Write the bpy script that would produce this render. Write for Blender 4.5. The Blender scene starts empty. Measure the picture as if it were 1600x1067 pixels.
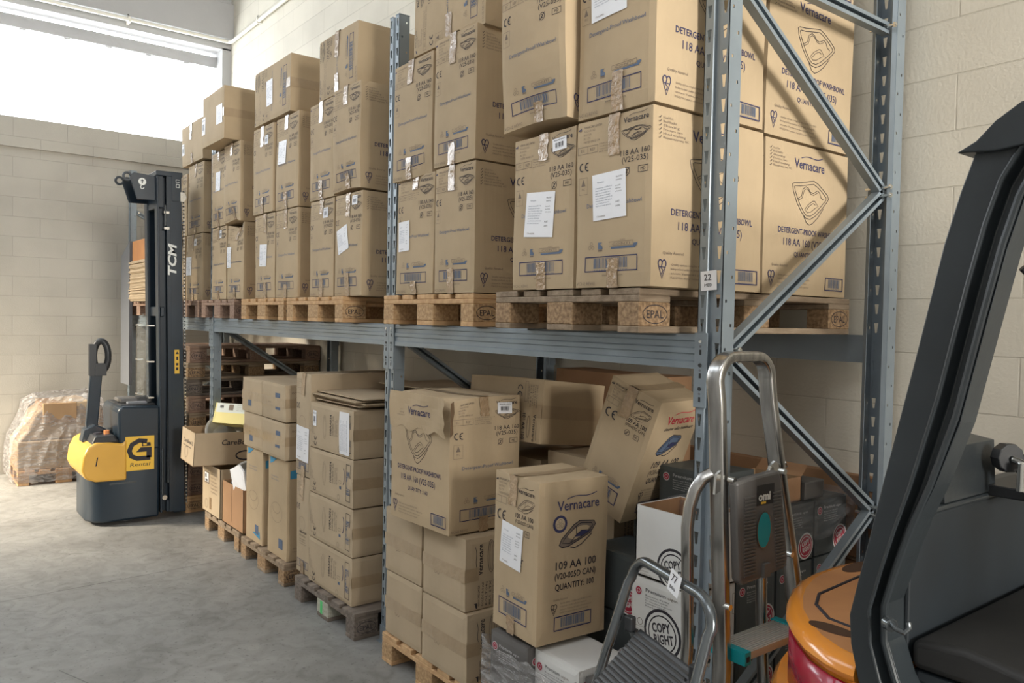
import bpy, math, random
from math import sin, cos, pi, exp, sqrt
from mathutils import Vector, Matrix

C = bpy.context.scene.collection
scn = bpy.context.scene

# ------------------------------------------------------------------ camera, world, lights, exposure
cam_data = bpy.data.cameras.new('camera')
cam_data.sensor_width = 36.0
cam_data.lens = 1237.2 / 1600 * 36
cam_data.clip_start = 0.05
cam = bpy.data.objects.new('camera', cam_data)
C.objects.link(cam)
yaw, pitch, roll = math.radians(37.8024), math.radians(-1.6131), math.radians(1.1092)
fw = Vector((-cos(yaw) * cos(pitch), sin(yaw) * cos(pitch), sin(pitch)))
rt = fw.cross(Vector((0, 0, 1))).normalized()
up = rt.cross(fw)
r2 = cos(roll) * rt + sin(roll) * up
u2 = -sin(roll) * rt + cos(roll) * up
cam.matrix_world = Matrix(((r2.x, u2.x, -fw.x, 1.6723), (r2.y, u2.y, -fw.y, -1.84), (r2.z, u2.z, -fw.z, 1.7321), (0, 0, 0, 1)))
scn.camera = cam

world = bpy.data.worlds.new('world')
world.use_nodes = True
scn.world = world
world.node_tree.nodes['Background'].inputs[0].default_value = (0.93, 0.97, 1.0, 1)
world.node_tree.nodes['Background'].inputs[1].default_value = 9.0


def area(name, loc, target, sx, sy, power, color=(1, 1, 1), spread=180):
    l = bpy.data.lights.new(name, 'AREA')
    l.shape = 'RECTANGLE'
    l.size, l.size_y = sx, sy
    l.energy = power
    l.color = color
    l.spread = math.radians(spread)
    o = bpy.data.objects.new(name, l)
    o.location = loc
    o.rotation_euler = (Vector(target) - Vector(loc)).to_track_quat('-Z', 'Y').to_euler()
    C.objects.link(o)
    return o


area('doorway_daylight', (8.6, -0.6, 3.1), (0, 0.8, 2.4), 1.9, 1.9, 700, (1.0, 0.96, 0.89))
area('ceiling_fill_near', (1.0, -3.2, 5.9), (-0.5, -0.8, 0.6), 4.0, 2.0, 85, (0.97, 0.98, 1.0))  # unseen overhead fill, added to brighten the near end of the room
area('ceiling_fill_far', (-5.0, -3.4, 5.9), (-4.5, -1.0, 0), 5.0, 2.0, 105, (0.84, 0.92, 1.0))  # second added fill under the ceiling, cooler, for the far bays
area('side_door_daylight', (-7.4, -5.4, 3.4), (-6.9, -1.3, 0.0), 1.0, 1.0, 150, (1.0, 0.88, 0.70), 60)

vs = scn.view_settings
vs.view_transform = 'Standard'
vs.look = 'None'
vs.exposure = 0.32
vs.gamma = 1.0
vs.use_curve_mapping = False
scn.cycles.max_bounces = 8
scn.cycles.transparent_max_bounces = 12

# ------------------------------------------------------------------ materials
MATS = {}


def mat(name, col, rough=0.6, metal=0.0, noise=0.0, nscale=20.0, col2=None, bump=0.0, bscale=60.0, stretch=(1, 1, 1), coat=0.0, alpha=1.0, emit=0.0, spec=0.5):
    if name in MATS:
        return MATS[name]
    m = bpy.data.materials.new(name)
    m.use_nodes = True
    nt = m.node_tree
    b = nt.nodes['Principled BSDF']
    b.inputs['Base Color'].default_value = (*col, 1)
    b.inputs['Roughness'].default_value = rough
    b.inputs['Metallic'].default_value = metal
    b.inputs['Specular IOR Level'].default_value = spec
    if coat:
        b.inputs['Coat Weight'].default_value = coat
        b.inputs['Coat Roughness'].default_value = 0.08
    tc = nt.nodes.new('ShaderNodeTexCoord')
    mp = nt.nodes.new('ShaderNodeMapping')
    mp.inputs['Scale'].default_value = stretch
    nt.links.new(tc.outputs['Object'], mp.inputs['Vector'])
    if noise or col2:
        n = nt.nodes.new('ShaderNodeTexNoise')
        n.inputs['Scale'].default_value = nscale
        n.inputs['Detail'].default_value = 6
        nt.links.new(mp.outputs[0], n.inputs['Vector'])
        r = nt.nodes.new('ShaderNodeValToRGB')
        c2 = col2 or tuple(c * (1 - noise) for c in col)
        r.color_ramp.elements[0].position = 0.35
        r.color_ramp.elements[1].position = 0.68
        r.color_ramp.elements[0].color = (*c2, 1)
        r.color_ramp.elements[1].color = (*col, 1)
        nt.links.new(n.outputs['Fac'], r.inputs['Fac'])
        nt.links.new(r.outputs['Color'], b.inputs['Base Color'])
    if bump:
        n2 = nt.nodes.new('ShaderNodeTexNoise')
        n2.inputs['Scale'].default_value = bscale
        n2.inputs['Detail'].default_value = 4
        nt.links.new(mp.outputs[0], n2.inputs['Vector'])
        bp = nt.nodes.new('ShaderNodeBump')
        bp.inputs['Strength'].default_value = bump
        bp.inputs['Distance'].default_value = 0.01
        nt.links.new(n2.outputs['Fac'], bp.inputs['Height'])
        nt.links.new(bp.outputs[0], b.inputs['Normal'])
    MATS[name] = m
    return m


def card_mat(name, col, var=0.12):
    """corrugated cardboard: faint vertical flutes, blotches"""
    m = mat(name, col, 0.78, noise=var, nscale=3.5, spec=0.25)
    nt = m.node_tree
    b = nt.nodes['Principled BSDF']
    tc = nt.nodes['Texture Coordinate']
    w = nt.nodes.new('ShaderNodeTexNoise')
    mp = nt.nodes.new('ShaderNodeMapping')
    mp.inputs['Scale'].default_value = (60, 60, 1.2)
    nt.links.new(tc.outputs['Object'], mp.inputs['Vector'])
    nt.links.new(mp.outputs[0], w.inputs['Vector'])
    w.inputs['Scale'].default_value = 1.0
    w.inputs['Detail'].default_value = 2
    bp = nt.nodes.new('ShaderNodeBump')
    bp.inputs['Strength'].default_value = 0.22
    bp.inputs['Distance'].default_value = 0.004
    nt.links.new(w.outputs['Fac'], bp.inputs['Height'])
    nt.links.new(bp.outputs[0], b.inputs['Normal'])
    return m


CARD = card_mat('cardboard', (0.50, 0.385, 0.248))
CARD2 = card_mat('cardboard_pale', (0.50, 0.395, 0.27))
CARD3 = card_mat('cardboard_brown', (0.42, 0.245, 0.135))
CARDIN = card_mat('cardboard_inside', (0.42, 0.28, 0.16))
SEAM = mat('cardboard_seam', (0.16, 0.10, 0.055), 0.9)
WHITECARD = mat('white_board', (0.72, 0.72, 0.70), 0.6, noise=0.08, nscale=6)
DARKCARD = mat('dark_grey_board', (0.075, 0.088, 0.09), 0.5, noise=0.15, nscale=6)
NAVY = mat('navy_ink', (0.035, 0.035, 0.10), 0.7)
BLACK = mat('black_ink', (0.025, 0.022, 0.03), 0.7)
GREYINK = mat('faded_ink', (0.20, 0.155, 0.12), 0.8)
BLUEINK = mat('blue_ink', (0.05, 0.28, 0.48), 0.7)
REDINK = mat('red_ink', (0.55, 0.03, 0.06), 0.6)
REDLOGO = mat('dark_red_ink', (0.38, 0.02, 0.05), 0.6)
BLUEGREY = mat('blue_grey_ink', (0.10, 0.14, 0.22), 0.7)
LIGHTINK = mat('pale_ink', (0.60, 0.60, 0.60), 0.7)
PAPER = mat('white_paper', (0.82, 0.83, 0.86), 0.55)
TAPE = mat('brown_tape', (0.42, 0.29, 0.17), 0.22, noise=0.18, nscale=30, bump=0.9, bscale=45, coat=0.5)
TAPEBAND = mat('clear_brown_tape', (0.43, 0.32, 0.20), 0.3, noise=0.10, nscale=14, bump=0.35, bscale=25, coat=0.3)
STEEL = mat('blue_grey_steel', (0.27, 0.32, 0.36), 0.36, 0.35, noise=0.10, nscale=8, spec=0.6)
STEELD = mat('dark_blue_steel', (0.055, 0.075, 0.10), 0.45, 0.3, noise=0.1, nscale=8)
ZINC = mat('zinc_bolt', (0.75, 0.75, 0.72), 0.25, 1.0)
CHROME = mat('worn_chrome', (0.52, 0.51, 0.49), 0.26, 1.0, noise=0.35, nscale=9, stretch=(6, 6, 0.6))
GUN = mat('grey_lacquered_steel', (0.13, 0.145, 0.155), 0.22, 0.7)
ALU = mat('ribbed_aluminium', (0.50, 0.50, 0.48), 0.35, 0.45)
PLATEGREY = mat('dark_grey_plastic', (0.125, 0.12, 0.115), 0.4, noise=0.1, nscale=8)
RUBBER = mat('black_rubber', (0.022, 0.024, 0.027), 0.45)
RIBBLACK = mat('ribbed_black_rubber', (0.045, 0.047, 0.05), 0.4)
TEAL = mat('teal_plastic', (0.0, 0.27, 0.31), 0.4)
ORANGE = mat('orange_paint', (0.82, 0.30, 0.035), 0.22, noise=0.08, nscale=5, coat=0.5)
ORANGED = mat('dusty_orange_paint', (0.55, 0.255, 0.095), 0.6, col2=(0.48, 0.215, 0.085), nscale=7)
FORKDARK = mat('dark_forklift_paint', (0.028, 0.035, 0.040), 0.38, noise=0.25, nscale=5, bump=0.05, bscale=40)
FORKPANEL = mat('blue_black_panel', (0.010, 0.016, 0.022), 0.6, noise=0.35, nscale=4)
VINYL = mat('black_vinyl', (0.020, 0.020, 0.020), 0.6, noise=0.35, nscale=5, bump=0.2, bscale=6)
REDLENS = mat('red_lens', (0.36, 0.0, 0.03), 0.25, coat=0.4)
STACKDARK = mat('dark_navy_paint', (0.012, 0.024, 0.038), 0.35, noise=0.15, nscale=6, coat=0.15)
YELLOW = mat('yellow_paint', (0.70, 0.39, 0.06), 0.35, noise=0.06, nscale=5, coat=0.2)
STICKY = mat('yellow_sticker', (0.78, 0.48, 0.05), 0.4)
WHITEP = mat('off_white_print', (0.75, 0.77, 0.74), 0.5)
PIPEW = mat('cream_pipe', (0.80, 0.78, 0.70), 0.35)
PULP = mat('grey_moulded_pulp', (0.30, 0.295, 0.275), 0.9, noise=0.1, nscale=15)
YELBOX = mat('pale_yellow_board', (0.72, 0.63, 0.25), 0.6)
PALEBOX = mat('pale_green_white_board', (0.60, 0.64, 0.60), 0.6)
GREENP = mat('green_marker', (0.10, 0.62, 0.20), 0.5)
CONC = mat('painted_concrete', (0.44, 0.44, 0.44), 0.75, noise=0.06, nscale=2.5, bump=0.1, bscale=30)
GREYBOARD = mat('grey_sheet_steel', (0.17, 0.18, 0.20), 0.5, noise=0.08, nscale=3)


def wood(name, a, b, end=False):
    m = mat(name, a, 0.8, col2=b, nscale=6 if not end else 70, stretch=(5, 0.8, 5) if not end else (1, 1, 1), bump=0.3, bscale=40)
    return m


WOODF = wood('fresh_pine', (0.64, 0.42, 0.22), (0.50, 0.30, 0.15))
WOODFB = wood('fresh_chipboard_block', (0.56, 0.38, 0.20), (0.34, 0.20, 0.10), True)
WOODO = wood('weathered_pine', (0.34, 0.26, 0.18), (0.20, 0.145, 0.095))
WOODOB = wood('weathered_chipboard_block', (0.42, 0.28, 0.155), (0.19, 0.115, 0.06), True)
WOODR = wood('reddish_pine', (0.36, 0.25, 0.18), (0.24, 0.15, 0.11))
WOODRB = wood('reddish_block', (0.34, 0.235, 0.175), (0.22, 0.14, 0.105), True)
WOODG = wood('grey_pine', (0.24, 0.20, 0.165), (0.13, 0.105, 0.085))
WOODGB = wood('grey_block', (0.22, 0.18, 0.15), (0.11, 0.09, 0.075), True)
WOODP = wood('painted_white_block', (0.50, 0.50, 0.42), (0.36, 0.34, 0.27), True)


def film_mat(name, dens, tint=(0.9, 0.9, 0.92), rough=0.12):
    m = bpy.data.materials.new(name)
    m.use_nodes = True
    nt = m.node_tree
    nt.nodes.clear()
    out = nt.nodes.new('ShaderNodeOutputMaterial')
    mix = nt.nodes.new('ShaderNodeMixShader')
    tr = nt.nodes.new('ShaderNodeBsdfTransparent')
    tr.inputs[0].default_value = (*tint, 1)
    gl = nt.nodes.new('ShaderNodeBsdfPrincipled')
    gl.inputs['Base Color'].default_value = (0.6, 0.6, 0.6, 1)
    gl.inputs['Roughness'].default_value = rough
    gl.inputs['Specular IOR Level'].default_value = 1.0
    tc = nt.nodes.new('ShaderNodeTexCoord')
    mp = nt.nodes.new('ShaderNodeMapping')
    mp.inputs['Scale'].default_value = (1, 1, 3.2)
    n = nt.nodes.new('ShaderNodeTexNoise')
    n.inputs['Scale'].default_value = 9
    n.inputs['Detail'].default_value = 8
    n.inputs['Distortion'].default_value = 1.2
    bp = nt.nodes.new('ShaderNodeBump')
    bp.inputs['Strength'].default_value = 1.0
    bp.inputs['Distance'].default_value = 0.03
    r = nt.nodes.new('ShaderNodeMapRange')
    r.inputs['From Min'].default_value = 0.35
    r.inputs['From Max'].default_value = 0.75
    r.inputs['To Min'].default_value = dens * 0.5
    r.inputs['To Max'].default_value = min(1, dens * 1.9)
    L = nt.links.new
    L(tc.outputs['Object'], mp.inputs[0]); L(mp.outputs[0], n.inputs['Vector'])
    L(n.outputs['Fac'], bp.inputs['Height']); L(bp.outputs[0], gl.inputs['Normal'])
    L(n.outputs['Fac'], r.inputs['Value']); L(r.outputs[0], mix.inputs[0])
    L(tr.outputs[0], mix.inputs[1]); L(gl.outputs[0], mix.inputs[2]); L(mix.outputs[0], out.inputs[0])
    return m


FILM = film_mat('stretch_film', 0.13)
FILMD = film_mat('stretch_film_dense', 0.30, (0.85, 0.83, 0.83))
CLEAR = film_mat('clear_polycarbonate', 0.10, (0.92, 0.94, 0.93), 0.3)
GLASS = film_mat('window_glass', 0.03, (1, 1, 1), 0.1)


def block_wall_mat(name, axis, offs, zoff, pitch, col, mort):
    m = bpy.data.materials.new(name)
    m.use_nodes = True
    nt = m.node_tree
    b = nt.nodes['Principled BSDF']
    b.inputs['Roughness'].default_value = 0.75
    L = nt.links.new
    tc = nt.nodes.new('ShaderNodeTexCoord')
    sep = nt.nodes.new('ShaderNodeSeparateXYZ')
    cb = nt.nodes.new('ShaderNodeCombineXYZ')
    ad = nt.nodes.new('ShaderNodeMath'); ad.operation = 'ADD'; ad.inputs[1].default_value = offs
    az = nt.nodes.new('ShaderNodeMath'); az.operation = 'ADD'; az.inputs[1].default_value = zoff
    L(tc.outputs['Object'], sep.inputs[0])
    L(sep.outputs[axis], ad.inputs[0]); L(sep.outputs[2], az.inputs[0])
    L(ad.outputs[0], cb.inputs[0]); L(az.outputs[0], cb.inputs[1])
    br = nt.nodes.new('ShaderNodeTexBrick')
    br.inputs['Scale'].default_value = 1.0
    br.inputs['Brick Width'].default_value = 0.5
    br.inputs['Row Height'].default_value = pitch
    br.inputs['Mortar Size'].default_value = 0.0035
    br.inputs['Mortar Smooth'].default_value = 0.4
    br.inputs['Color1'].default_value = (*col, 1)
    br.inputs['Color2'].default_value = (*[c * 0.95 for c in col], 1)
    br.inputs['Mortar'].default_value = (*mort, 1)
    L(cb.outputs[0], br.inputs['Vector'])
    n = nt.nodes.new('ShaderNodeTexNoise'); n.inputs['Scale'].default_value = 1.6; n.inputs['Detail'].default_value = 5
    L(tc.outputs['Object'], n.inputs['Vector'])
    mx = nt.nodes.new('ShaderNodeMix'); mx.data_type = 'RGBA'; mx.blend_type = 'MULTIPLY'
    rp = nt.nodes.new('ShaderNodeValToRGB')
    rp.color_ramp.elements[0].color = (0.86, 0.86, 0.86, 1); rp.color_ramp.elements[0].position = 0.3
    rp.color_ramp.elements[1].color = (1, 1, 1, 1); rp.color_ramp.elements[1].position = 0.6
    L(n.outputs['Fac'], rp.inputs[0])
    mx.inputs[0].default_value = 1.0
    L(br.outputs['Color'], mx.inputs[6]); L(rp.outputs[0], mx.inputs[7]); L(mx.outputs[2], b.inputs['Base Color'])
    n2 = nt.nodes.new('ShaderNodeTexNoise'); n2.inputs['Scale'].default_value = 75; n2.inputs['Detail'].default_value = 4
    L(tc.outputs['Object'], n2.inputs['Vector'])
    sb = nt.nodes.new('ShaderNodeMath'); sb.operation = 'MULTIPLY_ADD'; sb.inputs[1].default_value = -1.2
    L(br.outputs['Fac'], sb.inputs[0]); 
    sc = nt.nodes.new('ShaderNodeMath'); sc.operation = 'MULTIPLY'; sc.inputs[1].default_value = 0.45
    L(n2.outputs['Fac'], sc.inputs[0]); L(sc.outputs[0], sb.inputs[2])
    bp = nt.nodes.new('ShaderNodeBump'); bp.inputs['Strength'].default_value = 0.55; bp.inputs['Distance'].default_value = 0.006
    L(sb.outputs[0], bp.inputs['Height']); L(bp.outputs[0], b.inputs['Normal'])
    return m


def floor_mat():
    m = bpy.data.materials.new('worn_concrete_floor')
    m.use_nodes = True
    nt = m.node_tree
    L = nt.links.new
    b = nt.nodes['Principled BSDF']
    tc = nt.nodes.new('ShaderNodeTexCoord')

    def noise(s, d=6, dist=0.0):
        n = nt.nodes.new('ShaderNodeTexNoise')
        n.inputs['Scale'].default_value = s; n.inputs['Detail'].default_value = d; n.inputs['Distortion'].default_value = dist
        L(tc.outputs['Object'], n.inputs['Vector'])
        return n

    def ramp(src, p0, c0, p1, c1):
        r = nt.nodes.new('ShaderNodeValToRGB')
        r.color_ramp.elements[0].position = p0; r.color_ramp.elements[0].color = (*c0, 1)
        r.color_ramp.elements[1].position = p1; r.color_ramp.elements[1].color = (*c1, 1)
        L(src, r.inputs[0])
        return r

    def mul(a, c):
        x = nt.nodes.new('ShaderNodeMix'); x.data_type = 'RGBA'; x.blend_type = 'MULTIPLY'; x.inputs[0].default_value = 1
        L(a, x.inputs[6]); L(c, x.inputs[7])
        return x.outputs[2]
    base = ramp(noise(1.1, 8, 0.6).outputs['Fac'], 0.3, (0.195, 0.192, 0.182), 0.72, (0.30, 0.298, 0.285))
    a = mul(base.outputs[0], ramp(noise(7, 10, 1.5).outputs['Fac'], 0.30, (0.72, 0.72, 0.71), 0.6, (1, 1, 1)).outputs[0])
    a = mul(a, ramp(noise(46, 4).outputs['Fac'], 0.27, (0.55, 0.55, 0.55), 0.40, (1, 1, 1)).outputs[0])
    # saw cuts and scratches in the slab
    sep = nt.nodes.new('ShaderNodeSeparateXYZ'); L(tc.outputs['Object'], sep.inputs[0])

    def line(x0, y0, x1, y1, hw):
        dx, dy = x1 - x0, y1 - y0
        ln = sqrt(dx * dx + dy * dy); dx /= ln; dy /= ln

        def lin(ax, ay, c):
            p = nt.nodes.new('ShaderNodeMath'); p.operation = 'MULTIPLY'; p.inputs[1].default_value = ax
            L(sep.outputs[0], p.inputs[0])
            q = nt.nodes.new('ShaderNodeMath'); q.operation = 'MULTIPLY_ADD'; q.inputs[1].default_value = ay
            L(sep.outputs[1], q.inputs[0]); L(p.outputs[0], q.inputs[2])
            r = nt.nodes.new('ShaderNodeMath'); r.operation = 'ADD'; r.inputs[1].default_value = c
            L(q.outputs[0], r.inputs[0])
            ab = nt.nodes.new('ShaderNodeMath'); ab.operation = 'ABSOLUTE'; L(r.outputs[0], ab.inputs[0])
            return ab
        mxx, myy = (x0 + x1) / 2, (y0 + y1) / 2
        d1 = lin(-dy, dx, dy * mxx - dx * myy)
        d2 = lin(dx, dy, -(dx * mxx + dy * myy))
        c1 = nt.nodes.new('ShaderNodeMath'); c1.operation = 'GREATER_THAN'; c1.inputs[1].default_value = hw; L(d1.outputs[0], c1.inputs[0])
        c2 = nt.nodes.new('ShaderNodeMath'); c2.operation = 'GREATER_THAN'; c2.inputs[1].default_value = ln / 2; L(d2.outputs[0], c2.inputs[0])
        mxn = nt.nodes.new('ShaderNodeMath'); mxn.operation = 'MAXIMUM'; L(c1.outputs[0], mxn.inputs[0]); L(c2.outputs[0], mxn.inputs[1])
        mr = nt.nodes.new('ShaderNodeMapRange'); mr.inputs['To Min'].default_value = 0.55; L(mxn.outputs[0], mr.inputs['Value'])
        return mr.outputs[0]
    for ln in FLOOR_LINES:
        a = mul(a, line(*ln))
    L(a, b.inputs['Base Color'])
    rr = nt.nodes.new('ShaderNodeMapRange'); rr.inputs['To Min'].default_value = 0.42; rr.inputs['To Max'].default_value = 0.72
    L(noise(3, 6).outputs['Fac'], rr.inputs['Value']); L(rr.outputs[0], b.inputs['Roughness'])
    bp = nt.nodes.new('ShaderNodeBump'); bp.inputs['Strength'].default_value = 0.25; bp.inputs['Distance'].default_value = 0.004
    L(noise(35, 6).outputs['Fac'], bp.inputs['Height']); L(bp.outputs[0], b.inputs['Normal'])
    return m


# saw cut across the aisle and two long scratches (x0, y0, x1, y1, half width)
FLOOR_LINES = [(-3.75, -2.75, -3.95, 0.6, 0.005), (-3.24, -1.62, -2.83, -1.47, 0.003), (-2.62, -1.23, -2.1, -1.03, 0.003)]


# ------------------------------------------------------------------ mesh helpers
class MB:
    def __init__(s, warp=None):
        s.v = []; s.f = []; s.mi = []; s.mats = []; s.warp = warp; s.smooth = False

    def m(s, mt):
        if mt not in s.mats:
            s.mats.append(mt)
        return s.mats.index(mt)

    def add(s, vs_, fs, mt, M=None):
        o = len(s.v)
        i = s.m(mt)
        for p in vs_:
            p = Vector(p)
            if M is not None:
                p = M @ p
            s.v.append(s.warp(p) if s.warp else p)
        for f in fs:
            s.f.append([o + k for k in f]); s.mi.append(i)
        return s

    def box(s, x0, x1, y0, y1, z0, z1, mt, M=None, taper=None):
        t = taper or 0
        vs_ = [(x0, y0, z0), (x1, y0, z0), (x1, y1, z0), (x0, y1, z0), (x0 + t, y0 + t, z1), (x1 - t, y0 + t, z1), (x1 - t, y1 - t, z1), (x0 + t, y1 - t, z1)]
        return s.add(vs_, [(0, 3, 2, 1), (4, 5, 6, 7), (0, 1, 5, 4), (1, 2, 6, 5), (2, 3, 7, 6), (3, 0, 4, 7)], mt, M)

    def prism(s, poly, a0, a1, axis, mt, M=None):
        """poly in the two other axes; axis x -> (y,z), y -> (x,z), z -> (x,y)"""
        n = len(poly)
        def P(p, a):
            return {'x': (a, p[0], p[1]), 'y': (p[0], a, p[1]), 'z': (p[0], p[1], a)}[axis]
        vs_ = [P(p, a0) for p in poly] + [P(p, a1) for p in poly]
        fs = [tuple(range(n))[::-1], tuple(range(n, 2 * n))] + [(i, (i + 1) % n, n + (i + 1) % n, n + i) for i in range(n)]
        return s.add(vs_, fs, mt, M)

    def sweep(s, path, prof, mt, closed=True, caps=True, upv=(0, 0, 1), M=None, loop=False):
        """sweep a profile (list of 2D points) along a 3D path"""
        path = [Vector(p) for p in path]
        n = len(prof); vs_ = []; fs = []
        prev = None
        for i, p in enumerate(path):
            a = path[(i - 1) % len(path)] if (i > 0 or loop) else p
            c = path[(i + 1) % len(path)] if (i < len(path) - 1 or loop) else p
            t = (c - a).normalized()
            if prev is None:
                ref = Vector(upv)
                if abs(ref.dot(t)) > 0.98:
                    ref = Vector((1, 0, 0))
                side = t.cross(ref).normalized()
            else:
                side = (prev - t * prev.dot(t)).normalized()
            prev = side
            u_ = side.cross(t)
            sc = 1.0
            if 0 < i < len(path) - 1:
                d1 = (p - a).normalized(); 
                sc = 1.0 / max(0.5, sqrt(max(0.0, (1 + d1.dot((c - p).normalized())) / 2)))
            for q in prof:
                vs_.append(p + side * q[0] * sc + u_ * q[1])
        m_ = len(path)
        for i in range(m_ if loop else m_ - 1):
            j = (i + 1) % m_
            for k in range(n if closed else n - 1):
                k2 = (k + 1) % n
                fs.append((i * n + k, i * n + k2, j * n + k2, j * n + k))
        if caps and closed and not loop:
            fs.append(tuple(range(n))[::-1]); fs.append(tuple((m_ - 1) * n + k for k in range(n)))
        return s.add(vs_, fs, mt, M)

    def tube(s, path, r, mt, n=12, **k):
        return s.sweep(path, [(r * cos(2 * pi * i / n), r * sin(2 * pi * i / n)) for i in range(n)], mt, **k)

    def lathe(s, prof, mt, M=None, n=32, sx=1.0, sy=1.0):
        vs_ = []; fs = []
        for (r, z) in prof:
            for i in range(n):
                a = 2 * pi * i / n
                vs_.append((r * cos(a) * sx, r * sin(a) * sy, z))
        for j in range(len(prof) - 1):
            for i in range(n):
                i2 = (i + 1) % n
                fs.append((j * n + i, j * n + i2, (j + 1) * n + i2, (j + 1) * n + i))
        fs.append(tuple(range(n))[::-1]); fs.append(tuple((len(prof) - 1) * n + i for i in range(n)))
        return s.add(vs_, fs, mt, M)

    def cyl(s, p0, p1, r, mt, n=16):
        return s.tube([p0, p1], r, mt, n)

    def build(s, name, parent=None, loc=(0, 0, 0), rot=(0, 0, 0), bevel=0, smooth=False, solid=0, seg=2):
        me = bpy.data.meshes.new(name)
        me.from_pydata([tuple(v) for v in s.v], [], s.f)
        for mt in s.mats:
            me.materials.append(mt)
        me.polygons.foreach_set('material_index', s.mi)
        if smooth:
            me.polygons.foreach_set('use_smooth', [True] * len(me.polygons))
            try:
                me.set_sharp_from_angle(angle=math.radians(38))
            except Exception:
                pass
        me.update()
        o = bpy.data.objects.new(name, me)
        C.objects.link(o)
        o.location = loc
        o.rotation_euler = rot
        if parent:
            o.parent = parent
        if solid:
            md = o.modifiers.new('solid', 'SOLIDIFY'); md.thickness = solid; md.offset = -1
        if bevel:
            md = o.modifiers.new('bevel', 'BEVEL'); md.width = bevel; md.segments = seg; md.limit_method = 'ANGLE'; md.angle_limit = math.radians(40)
        return o


def tag(o, label, cat, group=None, kind=None):
    o['label'] = label; o['category'] = cat
    if group: o['group'] = group
    if kind: o['kind'] = kind
    return o


def empty(name, loc=(0, 0, 0), rot=(0, 0, 0)):
    o = bpy.data.objects.new(name, None)
    C.objects.link(o); o.location = loc; o.rotation_euler = rot
    o.empty_display_size = 0.1
    return o


def structure(o):
    o['kind'] = 'structure'
    return o


def copy_tree(o, parent=None):
    c = o.copy(); C.objects.link(c)
    if parent:
        c.parent = parent
    for ch in list(o.children):
        copy_tree(ch, c)
    return c


_T = {}


def tmesh(s, bold=False, res=2):
    k = (s, bold, res)
    if k in _T:
        return _T[k]
    cu = bpy.data.curves.new('t', 'FONT')
    cu.body = s; cu.size = 1.0; cu.resolution_u = res
    if bold:
        cu.offset = 0.011 if bold is True else 0.034
    ob = bpy.data.objects.new('t', cu)
    C.objects.link(ob)
    dg = bpy.context.evaluated_depsgraph_get()
    me = bpy.data.meshes.new_from_object(ob.evaluated_get(dg))
    vs_ = [(v.co.x, v.co.y) for v in me.vertices]
    fs = [tuple(p.vertices) for p in me.polygons]
    bpy.data.meshes.remove(me); bpy.data.objects.remove(ob); bpy.data.curves.remove(cu)
    xs = [v[0] for v in vs_] or [0]
    _T[k] = (vs_, fs, min(xs), max(xs))
    return _T[k]


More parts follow.
